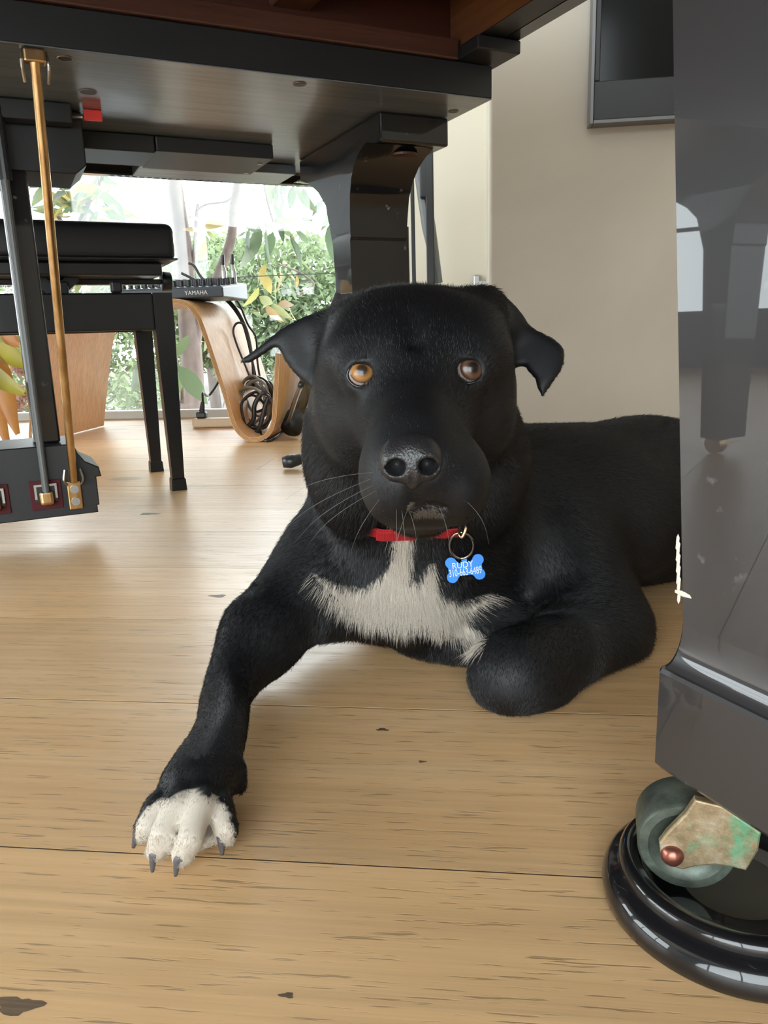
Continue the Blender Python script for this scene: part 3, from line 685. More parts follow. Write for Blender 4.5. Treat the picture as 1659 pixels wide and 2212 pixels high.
# ------------------------------------------------------------------ stands
tri = tag(empty('tripod_stand', G(700, 1000)), 'black tripod stand behind the dog with a rubber-tipped foot showing', 'stand')
T0 = G(700, 1000)
f1_ = G(622, 1014)-T0
lnk('foot', tube([(f1_.x-.010, f1_.y, .016), (f1_.x+.006, f1_.y, .018), (f1_.x+.03, f1_.y+.004, .022)], [.012, .0155, .012], 14), M_CABLE, tri, True)
lnk('leg', tube([(f1_.x+.028, f1_.y+.004, .022), (.20, .05, .15)], .0085, 10), mat('stand_grey', (.09, .1, .11), .35), tri)
lnk('leg', tube([(.45, -.02, .012), (.20, .05, .15)], .0085, 10), M_BLK, tri)
lnk('leg', tube([(.27, .34, .012), (.20, .05, .15)], .0085, 10), M_BLK, tri)
lnk('pole', tube([(.20, .05, .10), (.20, .05, .52)], .011, 12), M_BLK, tri)
pb = 2.45
st = tag(empty('speaker_stand', HW(0, pb), HA), 'tall black stand pole with a grey folded strut beside the far piano leg', 'stand')
q0, q1 = DBh(931, 600, pb), DBh(925, 320, pb)
lnk('pole', box(q0.x-.012, q0.x+.012, -.012, .012, .02, 1.3, .003), M_BLK, st)
s0, s1 = DBh(947, 610, pb), DBh(902, 360, pb)
lnk('strut', tube([(s1.x, .03, s1.z+.03), ((s0.x+s1.x)/2, .03, (s0.z+s1.z)/2), (s0.x, .03, s0.z)], [.018, .021, .012], 12), mat('strut_grey', (.16, .17, .18), .45), st)
lnk('clamp', box(s1.x+.005, s1.x+.03, -.012, .02, s1.z-.09, s1.z+.03, .006, 3), M_BLK, st)
lnk('base', box(q0.x-.12, q0.x+.12, -.12, .12, 0.0, .02, .004), M_BLK, st)
r0, r1 = DBh(889, 350, pb+.05), DBh(889, 610, pb+.05)
lnk('rear_pole', box(r0.x-.006, r0.x+.006, .05, .06, .02, 1.3, .002), M_BLK, st)
lnk('brace_bar', box(r0.x, q0.x, .03, .05, .0201, .035, .002), M_BLK, st)
# leaning black tube (stand leg) right of the plywood well
le = tag(empty('leaning_stand', G(628, 950)), 'dark metal tube with a black end cap leaning beside the plywood well', 'stand')
L0 = G(628, 950)
A_ = Vector((0.0, 0.02, .028)); B_ = DB(672, 800, 2.36)-L0
lnk('tube', tube([A_+(B_-A_)*.12, B_], .023, 18), mat('bronze_tube', (.10, .075, .045), .25, .7), le, True)
lnk('end_cap', tube([A_, A_+(B_-A_)*.22], [.031, .028], 18), M_BLK, le, True)
B2 = D(765, 560, 2.42)-L0
lnk('upper_tube', tube([B_, B2], .018, 14), M_BLK, le, True)
lnk('rear_leg', tube([B2, Vector((.12, .46, .014))], .018, 12), M_BLK, le, True)
# ------------------------------------------------------------------ outside the tall window
def leafmesh(L, W, droop=.25, fold=.15, name='leaf', m=M_LEAFG, seg=6):
    v = []; f = []
    for i in range(seg+1):
        t = i/seg; w_ = W*math.sin(math.pi*min(1, t**.85))**.9*(1-.15*t) if 0 < i < seg else W*.03
        z = -droop*L*t*t
        v += [(t*L, -w_, z+fold*w_), (t*L, 0, z), (t*L, w_, z+fold*w_)]
    for i in range(seg):
        a = 3*i
        f += [(a, a+1, a+4, a+3), (a+1, a+2, a+5, a+4)]
    me = bpy.data.meshes.new(name); me.from_pydata(v, [], f); me.materials.append(m); me.polygons.foreach_set('use_smooth', [True]*len(f)); return me
LG = [leafmesh(.14, .026, .25), leafmesh(.17, .030, .45), leafmesh(.12, .024, .1)]
LY = [leafmesh(.13, .028, .3, m=M_LEAFY), leafmesh(.10, .026, .5, m=M_LEAFY)]
def addleaf(me, parent, P, d, roll=0.0, s=1.0):
    o = bpy.data.objects.new('leaf', me); COL.objects.link(o); o.parent = parent
    q = Vector(d).to_track_quat('X', 'Z'); e = q @ Euler((roll, 0, 0)).to_quaternion()
    o.location = Vector(P)-parent.location; o.rotation_euler = e.to_euler(); o.scale = (s, s, s); return o
def Y_(px, py, y): return D(px, py, y)
def branch(parent, pts, r0, r1, name='branch', m=M_BARK):
    p = smoothpath([Vector(q)-parent.location for q in pts], 5); n = len(p)
    return lnk(name, tube(p, [r0+(r1-r0)*i/(n-1) for i in range(n)], 9), m, parent, True)
GZ = -2.6
t1 = tag(empty('tree', G(415, 905, 0)+Vector((-.25, 1.3, GZ))), 'leafy tree outside the tall window with two pale forking trunks and drooping green leaves', 'tree')
YT = 4.3
branch(t1, [t1.location, Y_(425, 1000, YT), Y_(415, 800, YT), Y_(404, 660, YT), Y_(396, 540, YT), Y_(380, 420, YT), Y_(370, 330, YT), Y_(360, 200, YT)], .075, .026, 'trunk')
branch(t1, [Y_(415, 770, YT), Y_(430, 700, YT), Y_(462, 620, YT-.05), Y_(498, 520, YT-.1), Y_(505, 440, YT-.1), Y_(518, 370, YT-.1), Y_(530, 250, YT-.1)], .034, .016, 'trunk')
branch(t1, [Y_(400, 640, YT), Y_(418, 560, YT), Y_(425, 460, YT), Y_(428, 440, YT)], .014, .008)
branch(t1, [Y_(424, 455, YT), Y_(445, 442, YT), Y_(485, 436, YT), Y_(503, 425, YT)], .006, .006)
branch(t1, [Y_(374, 390, YT), Y_(355, 380, YT), Y_(335, 384, YT)], .006, .003)
branch(t1, [Y_(530, 250, YT-.1), Y_(580, 300, 3.9), Y_(620, 370, 3.8), Y_(640, 420, 3.8)], .014, .005)
branch(t1, [Y_(580, 300, 3.9), Y_(690, 350, 3.8), Y_(715, 420, 3.8)], .010, .004)
branch(t1, [Y_(560, 300, 3.9), Y_(575, 420, 3.75), Y_(590, 480, 3.75)], .008, .004)
branch(t1, [Y_(640, 640, 4.0), Y_(668, 625, 4.0), Y_(676, 610, 4.0), Y_(640, 585, 4.0), Y_(600, 570, 3.9)], .007, .004)
# hanging leaves, each set by where its stem and tip stand
hang = [(545, 402, 553, 450), (586, 392, 578, 440), (598, 395, 592, 455), (620, 388, 602, 430), (640, 400, 668, 455), (634, 400, 625, 460), (655, 405, 664, 440), (610, 410, 615, 480),
 (700, 430, 668, 470), (712, 455, 700, 500), (716, 480, 705, 545), (690, 470, 714, 455), (540, 490, 525, 560), (560, 485, 545, 570), (575, 490, 580, 600), (590, 500, 575, 560),
 (566, 480, 612, 500), (600, 480, 618, 530), (625, 510, 665, 575), (640, 500, 668, 520), (610, 480, 650, 470), (530, 500, 512, 515), (628, 505, 640, 580), (590, 470, 640, 525),
 (605, 380, 650, 395), (590, 440, 610, 480), (650, 470, 680, 480), (560, 500, 520, 490)]
for i, (a, b, c, d) in enumerate(hang):
    y = 3.72+rng.uniform(-.1, .15); P = Y_(a, b, y); Q = Y_(c, d, y+rng.uniform(-.04, .04)); L = (Q-P).length
    addleaf(LG[i % 3], t1, P, Q-P, rng.uniform(-.9, .9)+ (math.pi/2 if i % 2 else -math.pi/2), L/.14*1.05)
yel = [(555, 585, 565, 620), (570, 590, 585, 640), (590, 580, 600, 615), (605, 585, 615, 640), (575, 570, 560, 600), (620, 590, 645, 600), (600, 600, 585, 650), (640, 595, 650, 620), (560, 640, 590, 660), (575, 660, 600, 700), (590, 655, 620, 690), (440, 490, 478, 475), (430, 500, 400, 490), (445, 500, 470, 515), (435, 480, 415, 465), (442, 520, 440, 560), (560, 620, 540, 660), (600, 660, 640, 650), (620, 650, 632, 700), (610, 570, 625, 560)]
for i, (a, b, c, d) in enumerate(yel):
    y = 3.9+rng.uniform(-.1, .15); P = Y_(a, b, y); Q = Y_(c, d, y+rng.uniform(-.05, .05)); L = (Q-P).length
    addleaf(LY[i % 2], t1, P, Q-P, rng.uniform(-1, 1)+(math.pi/2 if i % 2 else -math.pi/2), L/.125*1.15)
t2 = tag(empty('tree', HW(-2.6, 3.9, GZ)), 'tree top above the bench cushion with yellow-green and reddish leaves', 'tree')
branch(t2, [t2.location, Y_(120, 800, 3.9), Y_(150, 600, 3.9), Y_(165, 520, 3.9), Y_(190, 440, 3.9), Y_(240, 350, 3.9)], .05, .004, 'trunk')
branch(t2, [Y_(165, 520, 3.9), Y_(120, 460, 3.85), Y_(100, 420, 3.85)], .012, .004)
branch(t2, [Y_(190, 440, 3.9), Y_(215, 400, 3.85), Y_(195, 360, 3.8)], .008, .003)
for i in range(72):
    a = rng.uniform(88, 262); b = rng.uniform(372, 480)+max(0, (a-190))*.35
    if i < 12: a = rng.uniform(170, 205); b = rng.uniform(355, 430)
    y = 3.8+rng.uniform(-.2, .2); an = rng.uniform(-.6, .9)
    d = Vector((math.cos(an)*(1 if rng.random() < .6 else -1), rng.uniform(-.3, .3), -abs(math.sin(an))-.15))
    addleaf((LG if rng.random() < .35 else LY)[i % 2], t2, Y_(a, b, y), d, rng.uniform(0, 6.28), rng.uniform(.55, 1.0))
t3 = tag(empty('shrub', HW(-1.2, 3.6, GZ)), 'large-leaved pale green shrub low outside the window behind the bench legs', 'shrub')
branch(t3, [t3.location, Y_(400, 1000, 3.5), Y_(395, 860, 3.5), Y_(388, 800, 3.5)], .02, .006, 'stem')
for a, b, c, d in [(385, 790, 450, 875), (382, 800, 395, 880), (380, 770, 410, 720), (395, 815, 352, 870), (390, 800, 330, 790), (300, 780, 290, 850), (300, 790, 330, 870), (320, 760, 290, 740), (440, 760, 450, 720)]:
    y = 3.3+rng.uniform(-.1, .1); P = Y_(a, b, y); Q = Y_(c, d, y+.05); addleaf(LG[2], t3, P, Q-P, rng.uniform(-.5, .5)+1.4, (Q-P).length/.12)
# fine foliage clouds beyond
def cloud(name, blobs, n, size, m, label, cat='bush'):
    base = Vector(blobs[0][0]); e = tag(empty(name, (base.x, base.y, GZ)), label, cat)
    tot = sum(b[1]**2 for b in blobs); V = []; F = []
    for c, r in blobs:
        k = int(n*r*r/tot); dirs = rng.normal(size=(k, 3)); dirs /= np.linalg.norm(dirs, axis=1)[:, None]
        P = np.array(c)+dirs*r*rng.uniform(.55, 1.05, (k, 1))*np.array([1, .8, .85])
        a = rng.normal(size=(k, 3)); a /= np.linalg.norm(a, axis=1)[:, None]; b = np.cross(a, rng.normal(size=(k, 3))); b /= np.linalg.norm(b, axis=1)[:, None]
        s = size*rng.uniform(.6, 1.3, (k, 1)); off = len(V)*4
        q = np.stack([P-a*s, P-b*s*.4, P+a*s, P+b*s*.4], 1)
        V.append(q)
    V = np.concatenate(V).reshape(-1, 3)-np.array([base.x, base.y, GZ]); nq = len(V)//4
    me = bpy.data.meshes.new('foliage'); me.from_pydata(V.tolist(), [], [(4*i, 4*i+1, 4*i+2, 4*i+3) for i in range(nq)])
    me.materials.append(m); o = bpy.data.objects.new('foliage', me); COL.objects.link(o); o.parent = e; o['kind'] = 'stuff'
    lnk('trunk', tube([(0, 0, 0), (.05, 0, (blobs[0][0][2]-GZ)*.6), (0, 0, blobs[0][0][2]-GZ)], [.09, .06, .03], 8), M_BARK, e, True)
    return e
def YB(px, py, y): return tuple(D(px, py, y))
cloud('bush', [(YB(600, 690, 6.4), .55), (YB(520, 640, 6.6), .5), (YB(660, 620, 6.5), .5), (YB(700, 700, 6.5), .6), (YB(560, 590, 6.8), .38), (YB(690, 570, 6.8), .3), (YB(600, 800, 6.3), .5)], 13000, .035, M_BUSH, 'broad sunlit green tree crown beyond the table, right of the trunks')
cloud('bush', [(YB(440, 650, 7.0), .45), (YB(450, 580, 7.2), .36), (YB(400, 720, 7.0), .4), (YB(460, 740, 6.8), .3), (YB(480, 540, 7.4), .2)], 6500, .035, M_BUSH, 'green bush beyond the window seen between the two pale trunks')
cloud('bush', [(YB(290, 780, 6.0), .45), (YB(240, 620, 6.2), .5), (YB(120, 640, 6.4), .5), (YB(310, 600, 6.4), .4), (YB(320, 850, 5.6), .3), (YB(20, 820, 5.8), .5), (YB(110, 800, 5.8), .5)], 9000, .035, M_BUSH, 'green bush outside behind the bench legs and lyre')
cloud('bush', [(YB(900, 640, 8.0), .8), (YB(1000, 560, 8), .6)], 3000, .05, M_BUSH, 'green bush beyond the cream wall strip, mostly hidden')
M_RBUSH = leafmat('red_leaf', [(0, (.16, .05, .05)), (1, (.22, .12, .08))])
cloud('bush', [(YB(30, 860, 4.4), .10), (YB(100, 820, 4.4), .08), (YB(55, 790, 4.5), .08)], 700, .022, M_RBUSH, 'small red-leaved bush low outside the window behind the lyre post')
# neighbour's shingled roof: courses of single shingles
rf = tag(empty('house_roof', HW(-1.6, 5.6, -1.0)), 'grey shingled roof of a neighbouring house below the window', 'roof')
rot = Matrix.Rotation(math.radians(24), 4, 'X') @ Matrix.Rotation(0, 4, 'Z')
rfx = math.radians(26)
def rfp(x, s, h): return Vector((x, s*math.cos(rfx)-h*math.sin(rfx), s*math.sin(rfx)+h*math.cos(rfx)))
bm = bmesh.new(); v = [bm.verts.new(rfp(x, s, -.01)) for x, s in ((-4, -.3), (3.2, -.3), (3.2, 2.6), (-4, 2.6))]; bm.faces.new(v)
r = bmesh.ops.extrude_face_region(bm, geom=bm.faces[:]); bmesh.ops.translate(bm, verts=[g for g in r['geom'] if isinstance(g, bmesh.types.BMVert)], vec=(0, 0, -.15)); lnk('roof_deck', bm, M_SHING, rf)
sh = None; cnt = 0
shm = [mat('grey_shingle', c_g, .9) for c_g in ((.12, .115, .11), (.15, .145, .14), (.09, .086, .082))]
sm = []
for k in range(3):
    me = bpy.data.meshes.new('shingle'); b_ = box(-.148, .148, -.02, .16, 0, .014); b_.to_mesh(me); b_.free(); me.materials.append(shm[k]); sm.append(me)
for row in range(15):
    for c in range(14):
        if cnt >= 300: break
        o = bpy.data.objects.new('shingle', sm[int(rng.integers(3))]); COL.objects.link(o); o.parent = rf
        o.location = rfp(-2.2+c*.302+(row % 2)*.15, .0+row*.145, .004+.004*rng.random()); o.rotation_euler = (rfx+.05, 0, 0); cnt += 1
lnk('house_wall', box(-4, 3.2, .1, 2.4, -2.6, -.12), M_CREAM, rf)
# cable railing on the balcony
rl = tag(empty('cable_railing', HW(-1.8, 3.25, 0)), 'thin dark railing wire stretched across outside the window', 'railing')
zz = DBh(600, 595, 3.25).z
lnk('wire', tube([HE*-3+Vector((0, 0, zz)), HE*2+Vector((0, 0, zz))], .002, 6), M_BLK, rl)
for x in (-3, 2): lnk('post', tube([HE*x+Vector((0, 0, -.25)), HE*x+Vector((0, 0, zz+.03))], .02, 8), M_BLK, rl)
gr = lnk('ground', box(-40, 40, 3.4, 60, -3.0, GZ), mat('ground_soil', (.16, .17, .10), .95)); gr['kind'] = 'structure'
bal = lnk('balcony', box(-5, 1.6, 2.97, 3.35, -.35, -.06), mat('balcony_concrete', (.45, .43, .40), .8)); bal.rotation_euler = (0, 0, HA); bal['kind'] = 'structure'

# ------------------------------------------------------------------ potted plant with strap leaves at the left edge
pp = tag(empty('potted_plant', HW(-1.98, 2.30, 0)), 'potted plant with broad yellow and orange strap leaves behind the piano lyre', 'plant')
lnk('pot', lathe([(0, .0005), (.08, .0005), (.105, .16), (.11, .18), (.10, .18), (.095, .165), (0, .16)], 32), mat('terracotta', (.35, .16, .09), .7), pp, True)
M_STRAP = leafmat('strap_leaf', [(0, (.16, .20, .03)), (.35, (.38, .30, .03)), (.65, (.42, .21, .03)), (1, (.30, .10, .04))], .55)
def strap(p, q, r, wd):
    base = pp.location; pts = smoothpath([Vector(p)-base, Vector(q)-base, Vector(r)-base], 7); v = []; f = []; n = len(pts)
    for i, P in enumerate(pts):
        t = (pts[min(i+1, n-1)]-pts[max(i-1, 0)]).normalized(); s = t.cross(Vector((0, 1, .25))).normalized(); w_ = wd*math.sin(math.pi*min(.97, max(.05, (i+.6)/n)))**.7
        v += [P-s*w_+Vector((0, .012, 0)), P, P+s*w_+Vector((0, .012, 0))]
    for i in range(n-1):
        a = 3*i; f += [(a, a+1, a+4, a+3), (a+1, a+2, a+5, a+4)]
    o = lnk('leaf', (v, f), M_STRAP, pp, True); return o
pb0 = HW(-1.98, 2.30, .17)
for (a, b), (c, d), wd in (((-70, 740), (60, 790), .05), ((-60, 700), (40, 745), .045), ((-50, 760), (35, 940), .042), ((-90, 790), (52, 850), .045), ((-60, 830), (20, 975), .03), ((-90, 650), (30, 700), .04)):
    strap(pb0, D(a, b, 2.3), D(c, d, 2.15+rng.uniform(-.05, .05)), wd)
for a, b, c, d in ((205, 560, 192, 645), (228, 560, 215, 650), (246, 575, 240, 628), (268, 560, 262, 640), (292, 560, 300, 640), (318, 565, 330, 632), (172, 570, 180, 640), (342, 575, 352, 612)):
    P = Y_(a, b-25, 3.7); Q = Y_(c, d, 3.7); addleaf(LY[0], t2, P, Q-P, rng.uniform(-.6, .6)+1.5, (Q-P).length/.13)
# ------------------------------------------------------------------ the dog: one continuous surface grown from blended volumes
STEP = 0.0028
gx = np.arange(-.19, .80, STEP, dtype=np.float32); gy = np.arange(.33, 1.10, STEP, dtype=np.float32); gz = np.arange(-.01, .355, STEP, dtype=np.float32)
F3 = np.full((len(gx), len(gy), len(gz)), .05, dtype=np.float32)
def V3(p): return np.array(tuple(p), dtype=np.float64)
class Ell:
    def __init__(s, c, r, ax=None, k=.02): s.c = V3(c); s.r = np.array(r, float); s.A = np.eye(3) if ax is None else ax; s.k = k; s.ext = max(r)
    def lo(s): return s.c-s.ext
    def hi(s): return s.c+s.ext
    def f(s, X, Y, Z):
        x, y, z = X-s.c[0], Y-s.c[1], Z-s.c[2]; q = [s.A[i][0]*x+s.A[i][1]*y+s.A[i][2]*z for i in range(3)]
        k0 = np.sqrt(sum((q[i]/s.r[i])**2 for i in range(3))); k1 = np.sqrt(sum((q[i]/s.r[i]**2)**2 for i in range(3)))
        return k0*(k0-1)/np.maximum(k1, 1e-6)
class Cap:
    def __init__(s, a, b, ra, rb, k=.02, sq=None): s.a = V3(a); s.b = V3(b); s.ra = ra; s.rb = rb; s.k = k; s.sq = sq
    def lo(s): return np.minimum(s.a, s.b)-max(s.ra, s.rb)*1.6
    def hi(s): return np.maximum(s.a, s.b)+max(s.ra, s.rb)*1.6
    def f(s, X, Y, Z):
        d = s.b-s.a; L2 = d@d; x, y, z = X-s.a[0], Y-s.a[1], Z-s.a[2]
        t = np.clip((x*d[0]+y*d[1]+z*d[2])/L2, 0, 1); x = x-t*d[0]; y = y-t*d[1]; z = z-t*d[2]
        if s.sq: x, y, z = x/s.sq[0], y/s.sq[1], z/s.sq[2]
        return np.sqrt(x*x+y*y+z*z)-(s.ra+(s.rb-s.ra)*t)
class Chain:
    '''a limb: one tapering tube along a smooth curve'''
    def __init__(s, pts, rad, k):
        P = smoothpath([G(*p) for p in pts], 4); n = len(rad); R = np.interp(np.linspace(0, n-1, len(P)), range(n), rad)
        s.segs = [Cap(P[i], P[i+1], R[i], R[i+1]) for i in range(len(P)-1)]; s.k = k
    def lo(s): return np.min([q.lo() for q in s.segs], 0)
    def hi(s): return np.max([q.hi() for q in s.segs], 0)
    def f(s, X, Y, Z):
        d = s.segs[0].f(X, Y, Z)
        for q in s.segs[1:]: d = np.minimum(d, q.f(X, Y, Z))
        return d
class Sheet:
    """an ear flap: outline in the x-z plane, thickness th, set on the surface y = y0 + ax*(x-cx) + az*(z-cz) + curl"""
    def __init__(s, pts, y0, ax, az, curl, th, k=.01, cx=0, cz=0):
        s.P = np.array([(p[0], p[2]) for p in pts]); s.y0, s.ax, s.az, s.curl, s.th, s.k = y0, ax, az, curl, th, k; s.cx, s.cz = cx, cz
        s.xl, s.zl = s.P.min(0); s.xh, s.zh = s.P.max(0)
    def lo(s): return np.array([s.xl, s.y0-.09, s.zl])-.01
    def hi(s): return np.array([s.xh, s.y0+.09, s.zh])+.01
    def f(s, X, Y, Z):
        x2 = X[:, :, 0][:, 0][:, None]+0*Z[0, 0][None, :]; z2 = Z[0, 0][None, :]+0*x2
        d = np.full(x2.shape, 1e9); sg = np.ones(x2.shape); n = len(s.P)
        for i in range(n):
            a = s.P[i]; b = s.P[(i-1) % n]; ex, ez = b-a; wx, wz = x2-a[0], z2-a[1]
            t = np.clip((wx*ex+wz*ez)/(ex*ex+ez*ez), 0, 1); bx, bz_ = wx-ex*t, wz-ez*t; d = np.minimum(d, bx*bx+bz_*bz_)
            c1 = z2 >= a[1]; c2 = z2 < b[1]; c3 = ex*wz > ez*wx
            al = c1 & c2 & c3; no = ~c1 & ~c2 & ~c3; sg = np.where(al | no, -sg, sg)
        d = (sg*np.sqrt(d))[:, None, :]
        ys = (s.y0+s.ax*(x2-s.cx)+s.az*(z2-s.cz)+s.curl(x2-s.cx, z2-s.cz))[:, None, :]
        wv = np.abs(Y-ys)*.9
        dd = d+s.th
        return np.sqrt(np.maximum(dd, 0)**2+wv**2)-s.th+np.minimum(dd, 0)*0.04
def apply(prim, sub=False, G_=None):
    F_, ax_ = (F3, (gx, gy, gz)) if G_ is None else G_
    k = prim.k; pad = k+.012; lo, hi = prim.lo()-pad, prim.hi()+pad; sl = []
    for i in range(3):
        a = np.searchsorted(ax_[i], lo[i]); b = np.searchsorted(ax_[i], hi[i]); sl.append(slice(a, b))
    if any(q.stop <= q.start for q in sl): return
    X, Y, Z = ax_[0][sl[0]][:, None, None], ax_[1][sl[1]][None, :, None], ax_[2][sl[2]][None, None, :]
    b = prim.f(X, Y, Z).astype(np.float32); a = F_[tuple(sl)]
    if sub:
        b = -b; h = np.clip(.5-.5*(b-a)/max(k, 1e-5), 0, 1); F_[tuple(sl)] = a*h+b*(1-h)+k*h*(1-h)
    else:
        h = np.clip(.5+.5*(b-a)/max(k, 1e-5), 0, 1); F_[tuple(sl)] = b*(1-h)+a*h-k*h*(1-h)
def Gz(px, py, z): return G(px, py, z)
body = [
 Cap((.050, .745, .100), (.30, .870, .092), .100, .090, .03),
 Cap((.30, .870, .092), (.50, .96, .080), .090, .082, .03),
 Ell((.028, .715, .112), (.098, .098, .104), k=.03),
 Ell(D(1290, 1120, .78), (.085, .06, .075), k=.03),                     # near shoulder blade
 Ell((.42, .84, .080), (.10, .085, .078), k=.03),                       # haunch
 Cap((.030, .70, .160), (.024, .625, .245), .084, .074, .035),          # neck
 Ell(D(755, 990, .615), (.036, .045, .060), k=.03), Ell(D(1045, 1010, .615), (.036, .045, .055), k=.03),   # ruff
 Cap((.52, .82, .055), (.43, .750, .028), .036, .022, .03), Ell((.405, .735, .018), (.026, .022, .017), k=.012),     # hind foot
 Cap((.56, .99, .055), (.66, .93, .020), .026, .015, .03), Cap((.66, .93, .020), (.70, .80, .014), .015, .009, .01),    # tail
 # left of picture: shoulder, upper arm, stretched foreleg
 Ell(D(715, 1240, .68), (.045, .06, .055), k=.03),
 Cap(D(708, 1225, .69), Gz(566, 1372, .046), .043, .034, .028),
 Chain([(566, 1372, .046), (521, 1440, .034), (490, 1500, .028), (481, 1560, .028), (467, 1607, .029), (446, 1655, .027), (425, 1700, .0245)], [.036, .0240, .0185, .0176, .0184, .0208, .0225], .006),
 # breast bone
 Ell(D(870, 1300, .66), (.055, .05, .035), k=.03), Ell(D(985, 1395, .68), (.050, .045, .030), k=.03),
 # right of picture: folded foreleg
 Cap(D(1210, 1190, .72), D(1290, 1350, .665), .058, .044, .03),
 Cap(D(1296, 1368, .660), D(1130, 1450, .565), .040, .034, .028),
 Ell(D(1055, 1375, .66), (.035, .035, .035), k=.03),
 Ell(D(1098, 1462, .555), (.031, .028, .028), k=.02),
 Ell(D(1170, 1488, .575), (.022, .03, .020), k=.015),
]
for pts in ([(398, 1695, .024), (340, 1742, .024), (318, 1782, .018), (312, 1800, .011)], [(415, 1690, .030), (381, 1738, .031), (352, 1800, .022), (338, 1838, .0110)],
            [(434, 1690, .030), (432, 1738, .031), (412, 1810, .022), (394, 1848, .0110)], [(450, 1695, .026), (476, 1745, .024), (488, 1788, .018), (488, 1806, .011)]):
    Q = [Gz(*p) for p in pts]; rr = [.0098, .0082, .0074, .0066]
    for i in range(3): body.append(Cap(Q[i], Q[i+1], rr[i], rr[i+1], .0014))
body.append(Ell(Gz(430, 1790, .007), (.017, .020, .006), k=.003))
body.append(Cap(Gz(508, 1660, .026), Gz(518, 1700, .014), .0075, .0050, .005))
def H(px, py, y): return D(px, py, y)
head = [
 Ell(H(885, 738, .585), (.0560, .070, .0395), k=.02),                  # skull
 Ell(H(897, 800, .57), (.0670, .065, .045), k=.02),
 Ell(H(805, 716, .585), (.033, .05, .020), k=.02), Ell(H(985, 706, .585), (.036, .05, .020), k=.02),
 Ell(H(768, 885, .565), (.0290, .045, .042), k=.02), Ell(H(1026, 880, .565), (.0285, .045, .042), k=.02),   # cheeks
 Ell(H(795, 768, .530), (.030, .032, .022), k=.022), Ell(H(1000, 760, .530), (.030, .032, .022), k=.022),       # brows
 Ell(H(895, 810, .525), (.020, .035, .028), k=.03),
 Cap(H(893, 860, .500), H(890, 950, .440), .022, .020, .03),          # bridge
 Cap(H(900, 930, .510), H(906, 1030, .455), .031, .0305, .03),
 Ell(H(851, 1045, .438), (.0178, .032, .0235), k=.016), Ell(H(984, 1040, .443), (.0205, .032, .0240), k=.016),  # flews
 Ell(H(905, 1000, .425), (.022, .022, .018), k=.012),
 Ell(H(912, 1098, .452), (.024, .026, .0075), k=.006),                 # chin
 Cap(H(905, 1065, .50), H(912, 1092, .47), .030, .020, .012),
]
earL = [H(*p, .60) for p in ((775, 668), (740, 672), (692, 673), (646, 688), (610, 708), (578, 736), (550, 758), (522, 776), (530, 788), (548, 785), (572, 770), (590, 756), (606, 748), (618, 775), (638, 800), (662, 824), (692, 832), (725, 805), (765, 780), (790, 700))]
earR = [H(*p, .60) for p in ((1030, 640), (1062, 630), (1092, 638), (1112, 662), (1132, 700), (1172, 722), (1197, 738), (1206, 757), (1199, 788), (1182, 814), (1160, 840), (1150, 856), (1144, 846), (1137, 812), (1118, 790), (1085, 790), (1050, 760), (1010, 700))]
cL, cR = H(735, 740, .60), H(1080, 720, .60)
head.append(Sheet(earL, .590, -.25, .30, lambda x, z: -.02*np.sin(np.clip(-x*22, 0, 3.1)), .0036, .007, cL.x, cL.z))
head.append(Sheet(earR, .592, .15, .45, lambda x, z: -.018*np.sin(np.clip(x*26, 0, 3.1)), .0036, .007, cR.x, cR.z))
head.append(Cap(H(760, 712, .59), H(705, 718, .59), .017, .008, .016)); head.append(Cap(H(1045, 682, .59), H(1090, 705, .59), .020, .009, .016))
import time as _t; _t0 = _t.time()
for pr_ in body: apply(pr_)
NECK = F3.copy()
for pr_ in head: apply(pr_)
# lips line, forehead furrow
apply(Cap(H(838, 1112, .425), H(880, 1090, .415), .0016, .0016, .003), True); apply(Cap(H(880, 1090, .415), H(945, 1088, .415), .0016, .0016, .003), True); apply(Cap(H(945, 1088, .415), H(1000, 1104, .425), .0016, .0016, .003), True)
apply(Cap(H(891, 1045, .405), H(897, 1088, .410), .0010, .0010, .004), True)
N0 = None
apply(Cap(H(878, 650, .515), H(896, 745, .492), .0028, .0020, .012), True)
def tri(Fg, P):
    q = (np.array(P)-np.array([gx[0], gy[0], gz[0]]))/STEP; i = np.floor(q).astype(int); t = q-i
    i = np.clip(i, 0, np.array(Fg.shape)-2); r = 0
    for a in (0, 1):
        for b in (0, 1):
            for c in (0, 1): r += Fg[i[0]+a, i[1]+b, i[2]+c]*(t[0] if a else 1-t[0])*(t[1] if b else 1-t[1])*(t[2] if c else 1-t[2])
    return r
def march(px, py, Fg=None, y0=.34, y1=1.0):
    Fg = F3 if Fg is None else Fg; d = ray(px, py); y = y0; last = None
    while y < y1:
        P = OC+d*y/d[1]
        if gz[1] < P[2] < gz[-2] and gx[1] < P[0] < gx[-2] and tri(Fg, P) < 0: return Vector(P)
        y += .001
    return None
# eyes: socket openings
EYES = []
ER = .0118
for (px, py), gaze in (((781, 809), (0.04, .28)), ((1012, 801), (.28, .20))):
    S_ = march(px, py); dv = Vector(ray(px, py)).normalized(); c = S_+dv*(ER-.0025); EYES.append((c, dv, gaze))
    apply(Ell(c, (.0150, .0142, .0138), k=.008))
    r3 = Vector(RT); u3 = Vector(UP)
    Ax = np.array([tuple(r3), tuple(u3), tuple(-dv)]); op = c-dv*.010
    apply(Ell(op-Vector(UP)*.0004, (.0086, .0071, .014), Ax, .0015), True)
F3 = np.minimum(F3, 1)
NOSEC = march(890, 998)
for q_ in ((856, 1009), (924, 1007)): apply(Cap(H(*q_, NOSEC.y-.006), H(q_[0], q_[1]-8, NOSEC.y+.014), .0050, .0040, .002), True)
